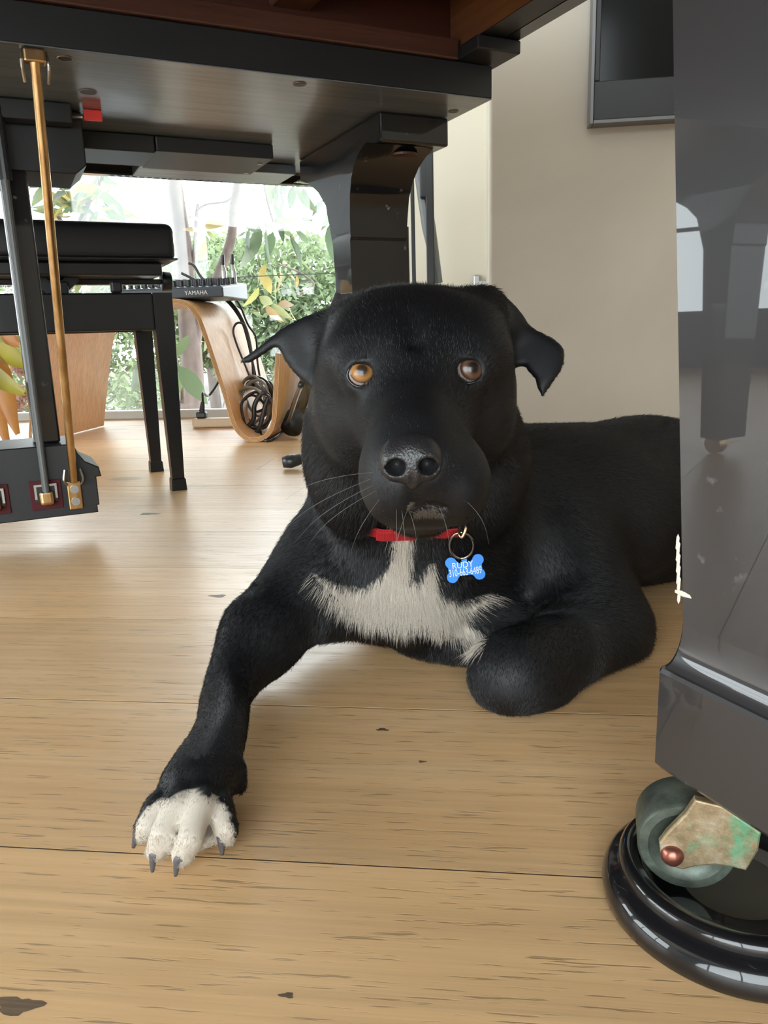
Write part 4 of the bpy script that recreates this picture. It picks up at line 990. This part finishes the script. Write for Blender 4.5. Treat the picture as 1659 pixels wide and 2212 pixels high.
# flat underside on the floor
zcut = (.0022-gz)[None, None, :]
F3 = np.maximum(F3, zcut)
def surface_nets(Fg, axes, step):
    nx, ny, nz = Fg.shape; ins = Fg < 0
    c = np.zeros((nx-1, ny-1, nz-1), np.int8)
    for a in (0, 1):
        for b in (0, 1):
            for d in (0, 1): c += ins[a:nx-1+a, b:ny-1+b, d:nz-1+d]
    act = np.argwhere((c > 0) & (c < 8)); idx = -np.ones(c.shape, np.int32); idx[tuple(act.T)] = np.arange(len(act))
    corners = [(a, b, d) for a in (0, 1) for b in (0, 1) for d in (0, 1)]
    edges = [(p, q) for p in corners for q in corners if p < q and sum(abs(np.array(p)-np.array(q))) == 1]
    S = np.zeros((len(act), 3)); N = np.zeros(len(act))
    val = {p: Fg[act[:, 0]+p[0], act[:, 1]+p[1], act[:, 2]+p[2]].astype(float) for p in corners}
    for p, q in edges:
        a, b = val[p], val[q]; m = (a < 0) != (b < 0); t = np.where(m, a/np.where(m, a-b, 1), 0)
        S += np.where(m[:, None], np.array(p)+t[:, None]*(np.array(q)-np.array(p)), 0); N += m
    Vt = (act+S/N[:, None])*step+np.array([axes[0][0], axes[1][0], axes[2][0]])
    Q = []
    for axn in range(3):
        sl0 = [slice(None)]*3; sl1 = [slice(None)]*3; sl0[axn] = slice(0, -1); sl1[axn] = slice(1, None)
        A, B = ins[tuple(sl0)], ins[tuple(sl1)]; e = np.argwhere(A != B); o1, o2 = [(1, 2), (2, 0), (0, 1)][axn]
        ok = (e[:, o1] > 0) & (e[:, o2] > 0) & (e[:, o1] < idx.shape[o1]) & (e[:, o2] < idx.shape[o2]); e = e[ok]
        def I(d1, d2):
            g = e.copy(); g[:, o1] -= d1; g[:, o2] -= d2; return idx[g[:, 0], g[:, 1], g[:, 2]]
        q = np.stack([I(1, 1), I(0, 1), I(0, 0), I(1, 0)], 1); fl_ = A[tuple(e.T)]
        q = np.where(fl_[:, None], q, q[:, ::-1]); Q.append(q)
    return Vt, np.concatenate(Q)
Vd, Qd = surface_nets(F3, (gx, gy, gz), STEP)
def mesh_np(name, V, Q, m, parent=None):
    me = bpy.data.meshes.new(name); me.vertices.add(len(V)); me.vertices.foreach_set('co', V.astype(np.float32).ravel())
    me.loops.add(Q.size); me.loops.foreach_set('vertex_index', Q.astype(np.int32).ravel()); me.polygons.add(len(Q))
    me.polygons.foreach_set('loop_start', np.arange(0, Q.size, 4, dtype=np.int32)); me.polygons.foreach_set('use_smooth', [True]*len(Q))
    me.update(calc_edges=True); me.validate(); me.materials.append(m); o = bpy.data.objects.new(name, me); COL.objects.link(o); o.parent = parent; return o
# smooth a little, as skin
def relax(V, Q, it=2, lam=.5):
    E = np.concatenate([Q[:, [0, 1]], Q[:, [1, 2]], Q[:, [2, 3]], Q[:, [3, 0]]]); n = len(V)
    deg = np.bincount(E[:, 0], minlength=n)+np.bincount(E[:, 1], minlength=n)
    for _ in range(it):
        S = np.zeros_like(V)
        for c in range(3): S[:, c] = np.bincount(E[:, 0], V[E[:, 1], c], n)+np.bincount(E[:, 1], V[E[:, 0], c], n)
        V = V+lam*(S/np.maximum(deg, 1)[:, None]-V)
    return V
Vd = relax(Vd, Qd, 3)
DOGB = Vector((.15, .72, 0))
dog = tag(empty('dog', DOGB), 'black dog with white chest and white toes lying on the oak floor', 'dog')
M_SKIN = mat('black_dog_skin', (.005, .005, .006), .55, spec=.35); t = NT(M_SKIN)
at = t.n('ShaderNodeAttribute'); at.attribute_name = 'white'
t.l(t.mix(at.outputs['Fac'], (.005, .005, .006), (.50, .44, .37)), t.b.inputs['Base Color'])
skin = mesh_np('body', Vd-np.array(DOGB), Qd, M_SKIN, dog)
# ---- white markings: blaze, chest cross, toes
def proj(P):
    v = P-OC; z = v@FW; return CX+FP*(v@RT)/z, CY-FP*(v@UP)/z
def inpoly(x, y, poly):
    r = np.zeros(x.shape, bool); n = len(poly)
    for i in range(n):
        x1, y1 = poly[i]; x2, y2 = poly[i-1]
        c = ((y1 > y) != (y2 > y)) & (x < (x2-x1)*(y-y1)/(y2-y1+1e-9)+x1); r ^= c
    return r
CH = [(842, 1120), (890, 1120), (888, 1200), (884, 1245), (902, 1262), (925, 1222), (940, 1215), (940, 1262), (950, 1290), (1000, 1302), (1082, 1280), (1030, 1316), (985, 1328), (1015, 1350), (1050, 1375), (1040, 1396), (990, 1376), (940, 1352), (905, 1336), (885, 1345), (872, 1352), (840, 1340), (795, 1338), (745, 1308), (705, 1272), (672, 1238), (722, 1262), (790, 1272), (835, 1232), (852, 1190)]
TO = [(286, 1800), (302, 1762), (322, 1742), (345, 1728), (378, 1722), (392, 1708), (430, 1706), (448, 1722), (462, 1716), (490, 1748), (506, 1790), (520, 1830), (500, 1870), (400, 1910), (300, 1900), (280, 1840)]
def whiteness(P, jit=0.0):
    x, y = proj(P); k = len(P)
    x = x+jit*rng.normal(size=k); y = y+jit*rng.normal(size=k)
    return (inpoly(x, y, CH) & (P[:, 1] > .5) & (P[:, 1] < .72)) | (inpoly(x, y, TO) & (P[:, 1] < .47))
# vertex normals
me = skin.data; nv = len(me.vertices); Nn = np.zeros(nv*3, np.float32); me.vertices.foreach_get('normal', Nn); Nn = Nn.reshape(-1, 3)
Vc = np.zeros(nv*3, np.float32); me.vertices.foreach_get('co', Vc); Vc = Vc.reshape(-1, 3)+np.array(DOGB)
wa = me.attributes.new('white', 'FLOAT', 'POINT'); wa.data.foreach_set('value', whiteness(Vc.astype(float)).astype(np.float32))
print('dog verts', nv, 'faces', len(Qd), 't', _t.time()-_t0)
# outline check against the photograph
vx, vy = proj(Vc.astype(float))
if globals().get('CHECK'):
    for row in (615, 640, 660, 700, 740, 780, 820, 860, 900, 950, 1000, 1050, 1100, 1150, 1200, 1250, 1300, 1350, 1400, 1450, 1500, 1550, 1600, 1650, 1700, 1750, 1800, 1850, 1890):
        m_ = abs(vy-row) < 5
        if m_.any():
            xs_ = np.sort(vx[m_]); gp = np.where(np.diff(xs_) > 14)[0]; seg_ = [(int(a), int(b)) for a, b in zip(np.r_[xs_[0], xs_[gp+1]], np.r_[xs_[gp], xs_[-1]])]; print(row, seg_)
# ---- fur: hair curves rooted on the skin, combed along the body
flow = [((0, .40, .22), (0, .1, 1)), ((-.03, .45, .20), (-.6, .8, 0)), ((.05, .45, .20), (.6, .8, 0)), ((0, .43, .17), (0, .5, -.8)), ((.02, .50, .27), (0, .4, 1)), ((.02, .55, .31), (0, 1, .3)),
 ((-.05, .54, .25), (-.7, .7, .2)), ((.09, .54, .25), (.7, .7, .2)), ((-.10, .59, .28), (-1, 0, -.4)), ((.13, .59, .28), (1, 0, -.5)), ((-.06, .58, .18), (-.4, .6, -.8)), ((.09, .58, .18), (.4, .6, -.8)),
 ((.02, .55, .14), (0, -.1, -1)), ((0.0, .62, .09), (-.15, -.1, -1)), ((.05, .63, .09), (.25, 0, -1)), ((.02, .63, .05), (0, -.2, -1)), ((-.08, .64, .10), (-.75, -.1, -.5)), ((.09, .65, .08), (.85, 0, -.15)), ((-.09, .66, .15), (-.3, 0, -1)), ((-.12, .63, .05), (-.1, -1, -.2)),
 ((-.13, .55, .03), (0, -1, -.1)), ((-.13, .46, .03), (0, -1, -.1)), ((-.13, .40, .03), (0, -1, -.4)), ((.14, .66, .10), (.4, .3, -.9)), ((.2, .66, .05), (.7, .4, -.5)), ((.12, .56, .04), (-.3, -.8, -.5)),
 ((.2, .8, .17), (.9, .4, -.1)), ((.35, .85, .15), (.9, .4, -.2)), ((.3, .78, .08), (.8, .3, -.6)), ((.5, .9, .1), (.9, .4, -.2))]
FPs = np.array([f_[0] for f_ in flow]); FDs = np.array([f_[1] for f_ in flow], float); FDs /= np.linalg.norm(FDs, axis=1)[:, None]
def comb(P):
    d2 = ((P[:, None, :]-FPs[None])**2).sum(2); w_ = 1/(d2+2e-4)**1.5; w_ /= w_.sum(1)[:, None]; return w_@FDs
co_q = Vc[Qd]; nq_ = Nn[Qd].mean(1); cen = co_q.mean(1)
area = .5*np.linalg.norm(np.cross(co_q[:, 2]-co_q[:, 0], co_q[:, 3]-co_q[:, 1]), axis=1)
view = cen-OC; view /= np.linalg.norm(view, axis=1)[:, None]; facing = -(view*nq_).sum(1)
wgt = area*np.where(facing > -.45, 1, .2)*np.where(cen[:, 2] < .006, .1, 1)/np.maximum(.35, cen[:, 1])**2
xq, yq = proj(cen.astype(float))
wgt *= np.where((xq > 1500) | (yq > 2250), .08, 1)
for c, dv, g_ in EYES: wgt *= (np.linalg.norm(cen-np.array(c), axis=1) > .0132)
if NOSEC is None: NOSEC = march(890, 998)
wgt *= ~((np.abs((xq-888)/66)**2+np.abs((yq-1000)/50)**2 < 1) & (cen[:, 1] < .46))
def fur(name, n, lenf, rad, m, white, lift=.45, jit=.22, npt=4):
    f_ = rng.choice(len(cen), n, p=wgt/wgt.sum()); a, b = rng.random((2, n, 1)); q = co_q[f_]
    P = (q[:, 0]*(1-a)+q[:, 1]*a)*(1-b)+(q[:, 3]*(1-a)+q[:, 2]*a)*b; N_ = nq_[f_]
    wh = whiteness(P.astype(float), 5.0); keep = wh if white else ~wh
    P, N_ = P[keep], N_[keep]; n = len(P); L = lenf(P)*rng.uniform(.7, 1.2, n)
    T = comb(P.astype(float)); T = T-(T*N_).sum(1)[:, None]*N_; T /= np.maximum(1e-6, np.linalg.norm(T, axis=1))[:, None]
    J = rng.normal(size=(n, 3))*jit; d0 = T+N_*lift+J; d0 /= np.linalg.norm(d0, axis=1)[:, None]; bend = T+N_*(-.05)+J*.7; bend /= np.linalg.norm(bend, axis=1)[:, None]
    pts = np.zeros((n, npt, 3))
    for k in range(npt):
        s = k/(npt-1); pts[:, k] = P-N_*.0008+(d0*s*(1-.5*s)+bend*(.5*s*s))*L[:, None]
    pts[..., 2] = np.maximum(pts[..., 2], .0012)
    cu = bpy.data.hair_curves.new(name); cu.add_curves([npt]*n)
    cu.attributes['position'].data.foreach_set('vector', (pts-np.array(DOGB)).astype(np.float32).ravel())
    r_ = np.tile(np.array([1, .85, .6, .15][:npt])*rad, n).astype(np.float32)
    ra = cu.attributes.get('radius') or cu.attributes.new('radius', 'FLOAT', 'POINT'); ra.data.foreach_set('value', r_)
    cu.materials.append(m); o = bpy.data.objects.new(name, cu); COL.objects.link(o); o.parent = dog; o['kind'] = 'stuff'; return o
def lenblack(P):
    L = np.full(len(P), .0075); hd = (P[:, 1] < .56) & (P[:, 2] > .17); L[hd] = .0042
    L[(P[:, 1] < .46) & (P[:, 2] > .17)] = .0026; L[(P[:, 2] > .235) & ((P[:, 0] < -.045) | (P[:, 0] > .092))] = .0026; m_ = (P[:, 0] < -.02) & (P[:, 2] < .12); L[m_] = np.minimum(L[m_], np.interp(P[m_, 1], [.40, .72], [.0032, .0075])); L[(P[:, 0] > 0) & (P[:, 1] < .60) & (P[:, 2] < .06)] = .0045
    bre = (P[:, 1] > .58) & (P[:, 1] < .72) & (P[:, 2] < .16) & (abs(P[:, 0]-.03) < .085); L[bre] = .010
    return L
def lenwhite(P):
    L = np.full(len(P), .019); L[P[:, 2] > .13] = .012; L[P[:, 1] < .48] = .0032; return L
M_FURB = mat('black_fur', (.0035, .0035, .0048), .38, spec=.5)
M_FURW = mat('white_fur', (.54, .48, .41), .6, spec=.3)
FN = globals().get('FURN', 1.0)
fur('black_fur', int(420000*FN), lenblack, .00013, M_FURB, False)
fur('white_fur', int(420000*FN), lenwhite, .00012, M_FURW, True, .30, .16)
def chinlen(P): return np.full(len(P), .004)
CH0 = whiteness
def whiteness(P, jit=0.0):
    x, y = proj(P); x = x+jit*rng.normal(size=len(P)); y = y+jit*rng.normal(size=len(P))*.5
    return inpoly(x, y, [(862, 1098), (885, 1090), (945, 1089), (975, 1100), (950, 1112), (900, 1116)]) & (P[:, 1] < .5)
wgt = wgt*whiteness(cen.astype(float), 1.0); wgt[0] += 1e-12
fur('chin_fur', 4000, chinlen, .00011, mat('grey_tan_fur', (.10, .078, .058), .6), True, .4, .2)
# ---- eyes
def eyemat(name, iris, iris2):
    m = mat(name, iris, .3, spec=.3, coat=.45, coat_rough=.02); t = NT(m); tc = t.n('ShaderNodeTexCoord'); nz = t.n('ShaderNodeVectorMath', operation='NORMALIZE'); t.l(tc.outputs['Object'], nz.inputs[0])
    dt = t.n('ShaderNodeVectorMath', operation='DOT_PRODUCT'); t.l(nz.outputs[0], dt.inputs[0]); dt.inputs[1].default_value = (0, 0, 1)
    ac_ = t.math('ARCCOSINE', dt.outputs['Value']); f = t.math('DIVIDE', ac_, 1.2)
    c = t.ramp(f, [(0.0, (.004, .004, .004)), (.21, (.006, .005, .004)), (.27, iris2), (.42, iris), (.55, tuple(x*.6 for x in iris)), (.60, (.02, .012, .01)), (.66, (.40, .30, .27))])
    n = t.noise(t.coord((1, 1, 1)).outputs[0], 900, 2); c = t.mix(t.math('MULTIPLY', n, .35), c, tuple(x*.35 for x in iris)); t.l(c, t.b.inputs['Base Color']); return m
EM = [eyemat('amber_iris', (.38, .18, .05), (.18, .075, .022)), eyemat('brown_iris', (.12, .055, .028), (.05, .025, .016))]
for i, (c, dv, gz_) in enumerate(EYES):
    bm = bmesh.new(); bmesh.ops.create_uvsphere(bm, u_segments=40, v_segments=24, radius=ER); o = lnk('eye', bm, EM[i], dog, True)
    look = (Vector(OC)-Vector(c)).normalized()+Vector(RT)*gz_[0]+Vector(UP)*gz_[1]
    o.location = Vector(c)-DOGB; o.rotation_euler = look.to_track_quat('Z', 'Y').to_euler()
    o['label'] = ['bright amber eye', 'darker brown eye with a sliver of white'][i]
    # wet black lid rim
    r3, u3 = Vector(RT), Vector(UP); L = []
    for k in range(32):
        a = 2*math.pi*k/32; q = r3*.0090*math.cos(a)+u3*.0080*math.sin(a)*(.92 if math.sin(a) > 0 else 1); dd = math.sqrt(max(0, (ER+.0005)**2-q.length**2)); L.append(Vector(c)-DOGB+q-dv*dd)
    lnk('eyelid', tube(L, .0011, 8, True), mat('wet_black', (.006, .006, .007), .25), dog, True)
# ---- nose leather
ns = .0012
nc = V3(H(888, 1000, NOSEC.y+.004)); nx_ = np.arange(nc[0]-.034, nc[0]+.034, ns); ny_ = np.arange(nc[1]-.03, nc[1]+.03, ns); nz_ = np.arange(nc[2]-.03, nc[2]+.03, ns)
FNs = np.full((len(nx_), len(ny_), len(nz_)), .05, np.float32); gg = (FNs, (nx_, ny_, nz_))
Yn = NOSEC.y
apply(Ell(H(888, 983, Yn+.009), (.0165, .0135, .0125), k=.004), G_=gg)
apply(Ell(H(858, 1003, Yn+.005), (.0090, .0105, .0100), k=.004), G_=gg); apply(Ell(H(920, 1001, Yn+.005), (.0090, .0105, .0100), k=.004), G_=gg)
apply(Ell(H(889, 1018, Yn+.005), (.0060, .010, .0100), k=.004), G_=gg)
apply(Ell(H(856, 1009, Yn-.002), (.0050, .011, .0046), k=.0018), True, gg); apply(Ell(H(924, 1007, Yn-.002), (.0050, .011, .0046), k=.0018), True, gg)
apply(Cap(H(842, 1016, Yn-.002), H(832, 1004, Yn+.002), .0012, .0008, .002), True, gg); apply(Cap(H(936, 1014, Yn-.002), H(946, 1002, Yn+.002), .0012, .0008, .002), True, gg)
apply(Cap(H(889, 1000, Yn-.008), H(890, 1050, Yn-.002), .0007, .0009, .002), True, gg)
Vn, Qn = surface_nets(FNs, (nx_, ny_, nz_), ns); Vn = relax(Vn, Qn, 1)
M_NOSE = mat('nose_leather', (.014, .013, .014), .38, spec=.6); t = NT(M_NOSE); vo = t.n('ShaderNodeTexVoronoi'); vo.inputs['Scale'].default_value = 900; t.l(t.coord().outputs[0], vo.inputs['Vector']); t.bump(vo.outputs['Distance'], .5, .0004)
mesh_np('nose', Vn-np.array(DOGB), Qn, M_NOSE, dog)
# ---- claws
M_CLAW = mat('dark_claw', (.075, .072, .078), .35)
def claw(a, b, r=.0042):
    A, B = Gz(*a), Gz(*b); mid = (A+B)/2+Vector((0, 0, .0035)); lnk('claw', tube([p-DOGB for p in smoothpath([A, mid, B], 5)], [r*(1-.68*(k/10)**1.7) for k in range(11)], 10), M_CLAW, dog, True)
claw((309, 1790, .017), (288, 1830, .003), .0034); claw((336, 1840, .013), (329, 1883, .002), .0031); claw((391, 1850, .013), (379, 1892, .002), .0031); claw((479, 1802, .016), (480, 1846, .003), .0034); claw((518, 1692, .016), (522, 1717, .008), .0030)
# ---- whiskers
M_WH = mat('whisker', (.16, .16, .16), .4)
WP = []
for px, py, dx, dy, L in [(808, 1020, -1, .15, .05), (800, 1035, -1, .45, .055), (806, 1048, -1, .55, .05), (812, 1060, -1, .6, .045), (820, 1078, -.7, 1, .03), (856, 1100, 0, 1, .022), (868, 1102, .1, 1, .026), (880, 1102, -.4, 1, .024), (884, 1104, .3, 1, .016), (950, 1098, .3, 1, .02), (1010, 1085, .6, .8, .02)]:
    S_ = march(px, py)
    if S_ is None: continue
    d = (Vector(RT)*dx-Vector(UP)*dy).normalized(); WP.append([S_, S_+d*L*.35-Vector(FW)*.008, S_+d*L*.7-Vector(FW)*.008-Vector((0, 0, .002)), S_+d*L-Vector((0, 0, .008))])
cu = bpy.data.hair_curves.new('whiskers'); cu.add_curves([4]*len(WP)); cu.attributes['position'].data.foreach_set('vector', (np.array([[tuple(p-DOGB) for p in w_] for w_ in WP])).astype(np.float32).ravel())
ra = cu.attributes.get('radius') or cu.attributes.new('radius', 'FLOAT', 'POINT'); ra.data.foreach_set('value', np.tile(np.array([1, .9, .6, .2])*.00011, len(WP)).astype(np.float32))
cu.materials.append(M_WH); o = bpy.data.objects.new('whiskers', cu); COL.objects.link(o); o.parent = dog; o['kind'] = 'stuff'

# ------------------------------------------------------------------ collar and tag
C0 = Vector((.024, .640, .172)); fr0 = march(890, 1136, NECK) or Vector((.02, .56, .15))
nrm = Vector((0, -(fr0.z-C0.z), fr0.y-C0.y)).normalized()           # plane through the centre and the throat point
if nrm.z < 0: nrm = -nrm
e1 = Vector((1, 0, 0)); e2 = nrm.cross(e1).normalized()             # e2 points to the back
if e2.y < 0: e2 = -e2
ring = []
for k in range(72):
    a = 2*math.pi*k/72; d = e1*math.sin(a)-e2*math.cos(a); rr_ = .03
    while rr_ < .13 and tri(NECK, C0+d*rr_) < 0: rr_ += .001
    ring.append(rr_)
ring = np.array(ring); 
for _ in range(4): ring = (np.roll(ring, 1)+ring*2+np.roll(ring, -1))/4
ring = np.minimum(ring, np.median(ring)*1.25)
ang_ = np.minimum(np.arange(72), 72-np.arange(72))*2*math.pi/72
ring = ring+np.interp(ang_, [0, .40, .66, 3.2], [.0045, .0042, -.004, -.006])      # sunk in the ruff at the sides
def ringpt(a, off=0, up=0):
    k = a/(2*math.pi)*72; i = int(math.floor(k)) % 72; t = k-math.floor(k); r = ring[i]*(1-t)+ring[(i+1) % 72]*t
    return C0+(e1*math.sin(a)-e2*math.cos(a))*(r+off)+nrm*up
def strapmesh(a0, a1, hw, th, off=0, n=72):
    bm = bmesh.new(); rows = []
    for i in range(n+1):
        a = a0+(a1-a0)*i/n; rows.append([bm.verts.new(ringpt(a, off+o_, u_)) for o_, u_ in ((0, -hw), (th, -hw), (th, hw), (0, hw))])
    for A, B in zip(rows, rows[1:]):
        for k in range(4): bm.faces.new((A[k], B[k], B[(k+1) % 4], A[(k+1) % 4]))
    bm.faces.new(rows[0]); bm.faces.new(rows[-1][::-1]); bmesh.ops.recalc_face_normals(bm, faces=bm.faces); return bm
M_NYL = mat('red_nylon', (.45, .012, .018), .7); t = NT(M_NYL); wv_ = t.n('ShaderNodeTexWave'); wv_.inputs['Scale'].default_value = 260; t.l(t.coord().outputs[0], wv_.inputs['Vector']); t.bump(wv_.outputs['Fac'], .5, .0006)
collar = tag(empty('dog_collar', fr0), 'red nylon collar around the dog neck below its chin', 'collar')
def offp(o): o.location = -fr0; return o
offp(lnk('strap', strapmesh(.14, 2*math.pi-.02, .0064, .0018), M_NYL, collar))
offp(lnk('strap_end', strapmesh(-.50, .02, .0068, .0020, .0022, 20), M_NYL, collar))
offp(lnk('buckle', strapmesh(.03, .11, .0068, .0045, -.0005, 6), M_BLK, collar))
offp(lnk('label', strapmesh(.125, .20, .0050, .0008, .0022, 6), M_BLK, collar))
offp(lnk('slide', strapmesh(.21, .25, .0066, .0030, .0, 4), mat('red_slide', (.30, .02, .02), .4), collar))
TG = march(1000, 1225)
tgY = TG.y-.011
def T_(px, py): return D(px, py, tgY)
mA = march(1000, 1140); YD = (mA.y if mA else tgY)-.006
offp(lnk('d_ring', tube(smoothpath([D(1003, 1120, YD+.006), D(1007, 1138, YD-.001), D(999, 1160, YD-.002), D(992, 1152, YD+.001), D(996, 1130, YD+.006)], 6), .0013, 10), mat('gold_metal', (.75, .5, .28), .25, 1.0), collar, True))
tg = tag(empty('dog_tag', T_(1005, 1228)), 'blue bone-shaped name tag on a steel split ring hanging from the red collar', 'pet tag')
org = tg.location
cR_ = T_(997, 1178)
mA = march(998, 1146)
YA = min(tgY, (mA.y if mA else tgY)-.006)
pts = [D(997+26*math.cos(a), 1178+28*math.sin(a), YA+(tgY-.002-YA)*(.5+.5*math.sin(a)))-org for a in np.linspace(0, 2*math.pi, 40, endpoint=False)]
lnk('split_ring', tube(pts, .0011, 8, True), mat('ring_steel', (.55, .50, .42), .25, 1.0), tg, True)
# bone outline (mm-scale from its own centre), tilted a few degrees
sc_ = (T_(1047, 1228)-T_(963, 1228)).length/2
def bone():
    o_ = []
    def arc(cx, cz, r, a0, a1, n=10): return [(cx+r*math.cos(math.radians(a0+(a1-a0)*i/n)), cz+r*math.sin(math.radians(a0+(a1-a0)*i/n))) for i in range(n+1)]
    r = .30
    o_ += arc(.70, .38, r, -55, 165)
    o_ += [(.25, .30), (.12, .36)] + arc(0, .42, .15, 0, 180, 8) + [(-.12, .36), (-.25, .30)]
    o_ += arc(-.70, .38, r, 15, 235); o_ += arc(-.70, -.38, r, 125, 345); o_ += [(-.3, -.34), (0, -.36), (.3, -.34)]; o_ += arc(.70, -.38, r, 195, 415)
    return o_
bo = [(a*sc_, b*sc_) for a, b in bone()]
bm = prism(bo, 1, -.0006, .0006, .0002, 1)
M_BLUE = mat('anodised_blue', (.02, .17, .56), .32, .35)
tl_ = lnk('bone_plate', bm, M_BLUE, tg); tl_.rotation_euler = (-.10, -.10, 0)
def txt(body_, size, x, z):
    c = bpy.data.curves.new('lettering', 'FONT'); c.body = body_; c.size = size; c.extrude = .00008; c.align_x = 'CENTER'; c.materials.append(mat('engraved_silver', (.42, .50, .56), .35, .6))
    o = textmesh(c, tl_); o.location = (x, -.00072, z); o.rotation_euler = (math.pi/2, 0, 0); return o
a_ = txt('RUDY', sc_*.46, -.12*sc_, .06*sc_); a_.scale = (.9, 1, 1); b_ = txt('310-663-6489', sc_*.54, -.02*sc_, -.34*sc_); b_.scale = (.56, 1, 1)
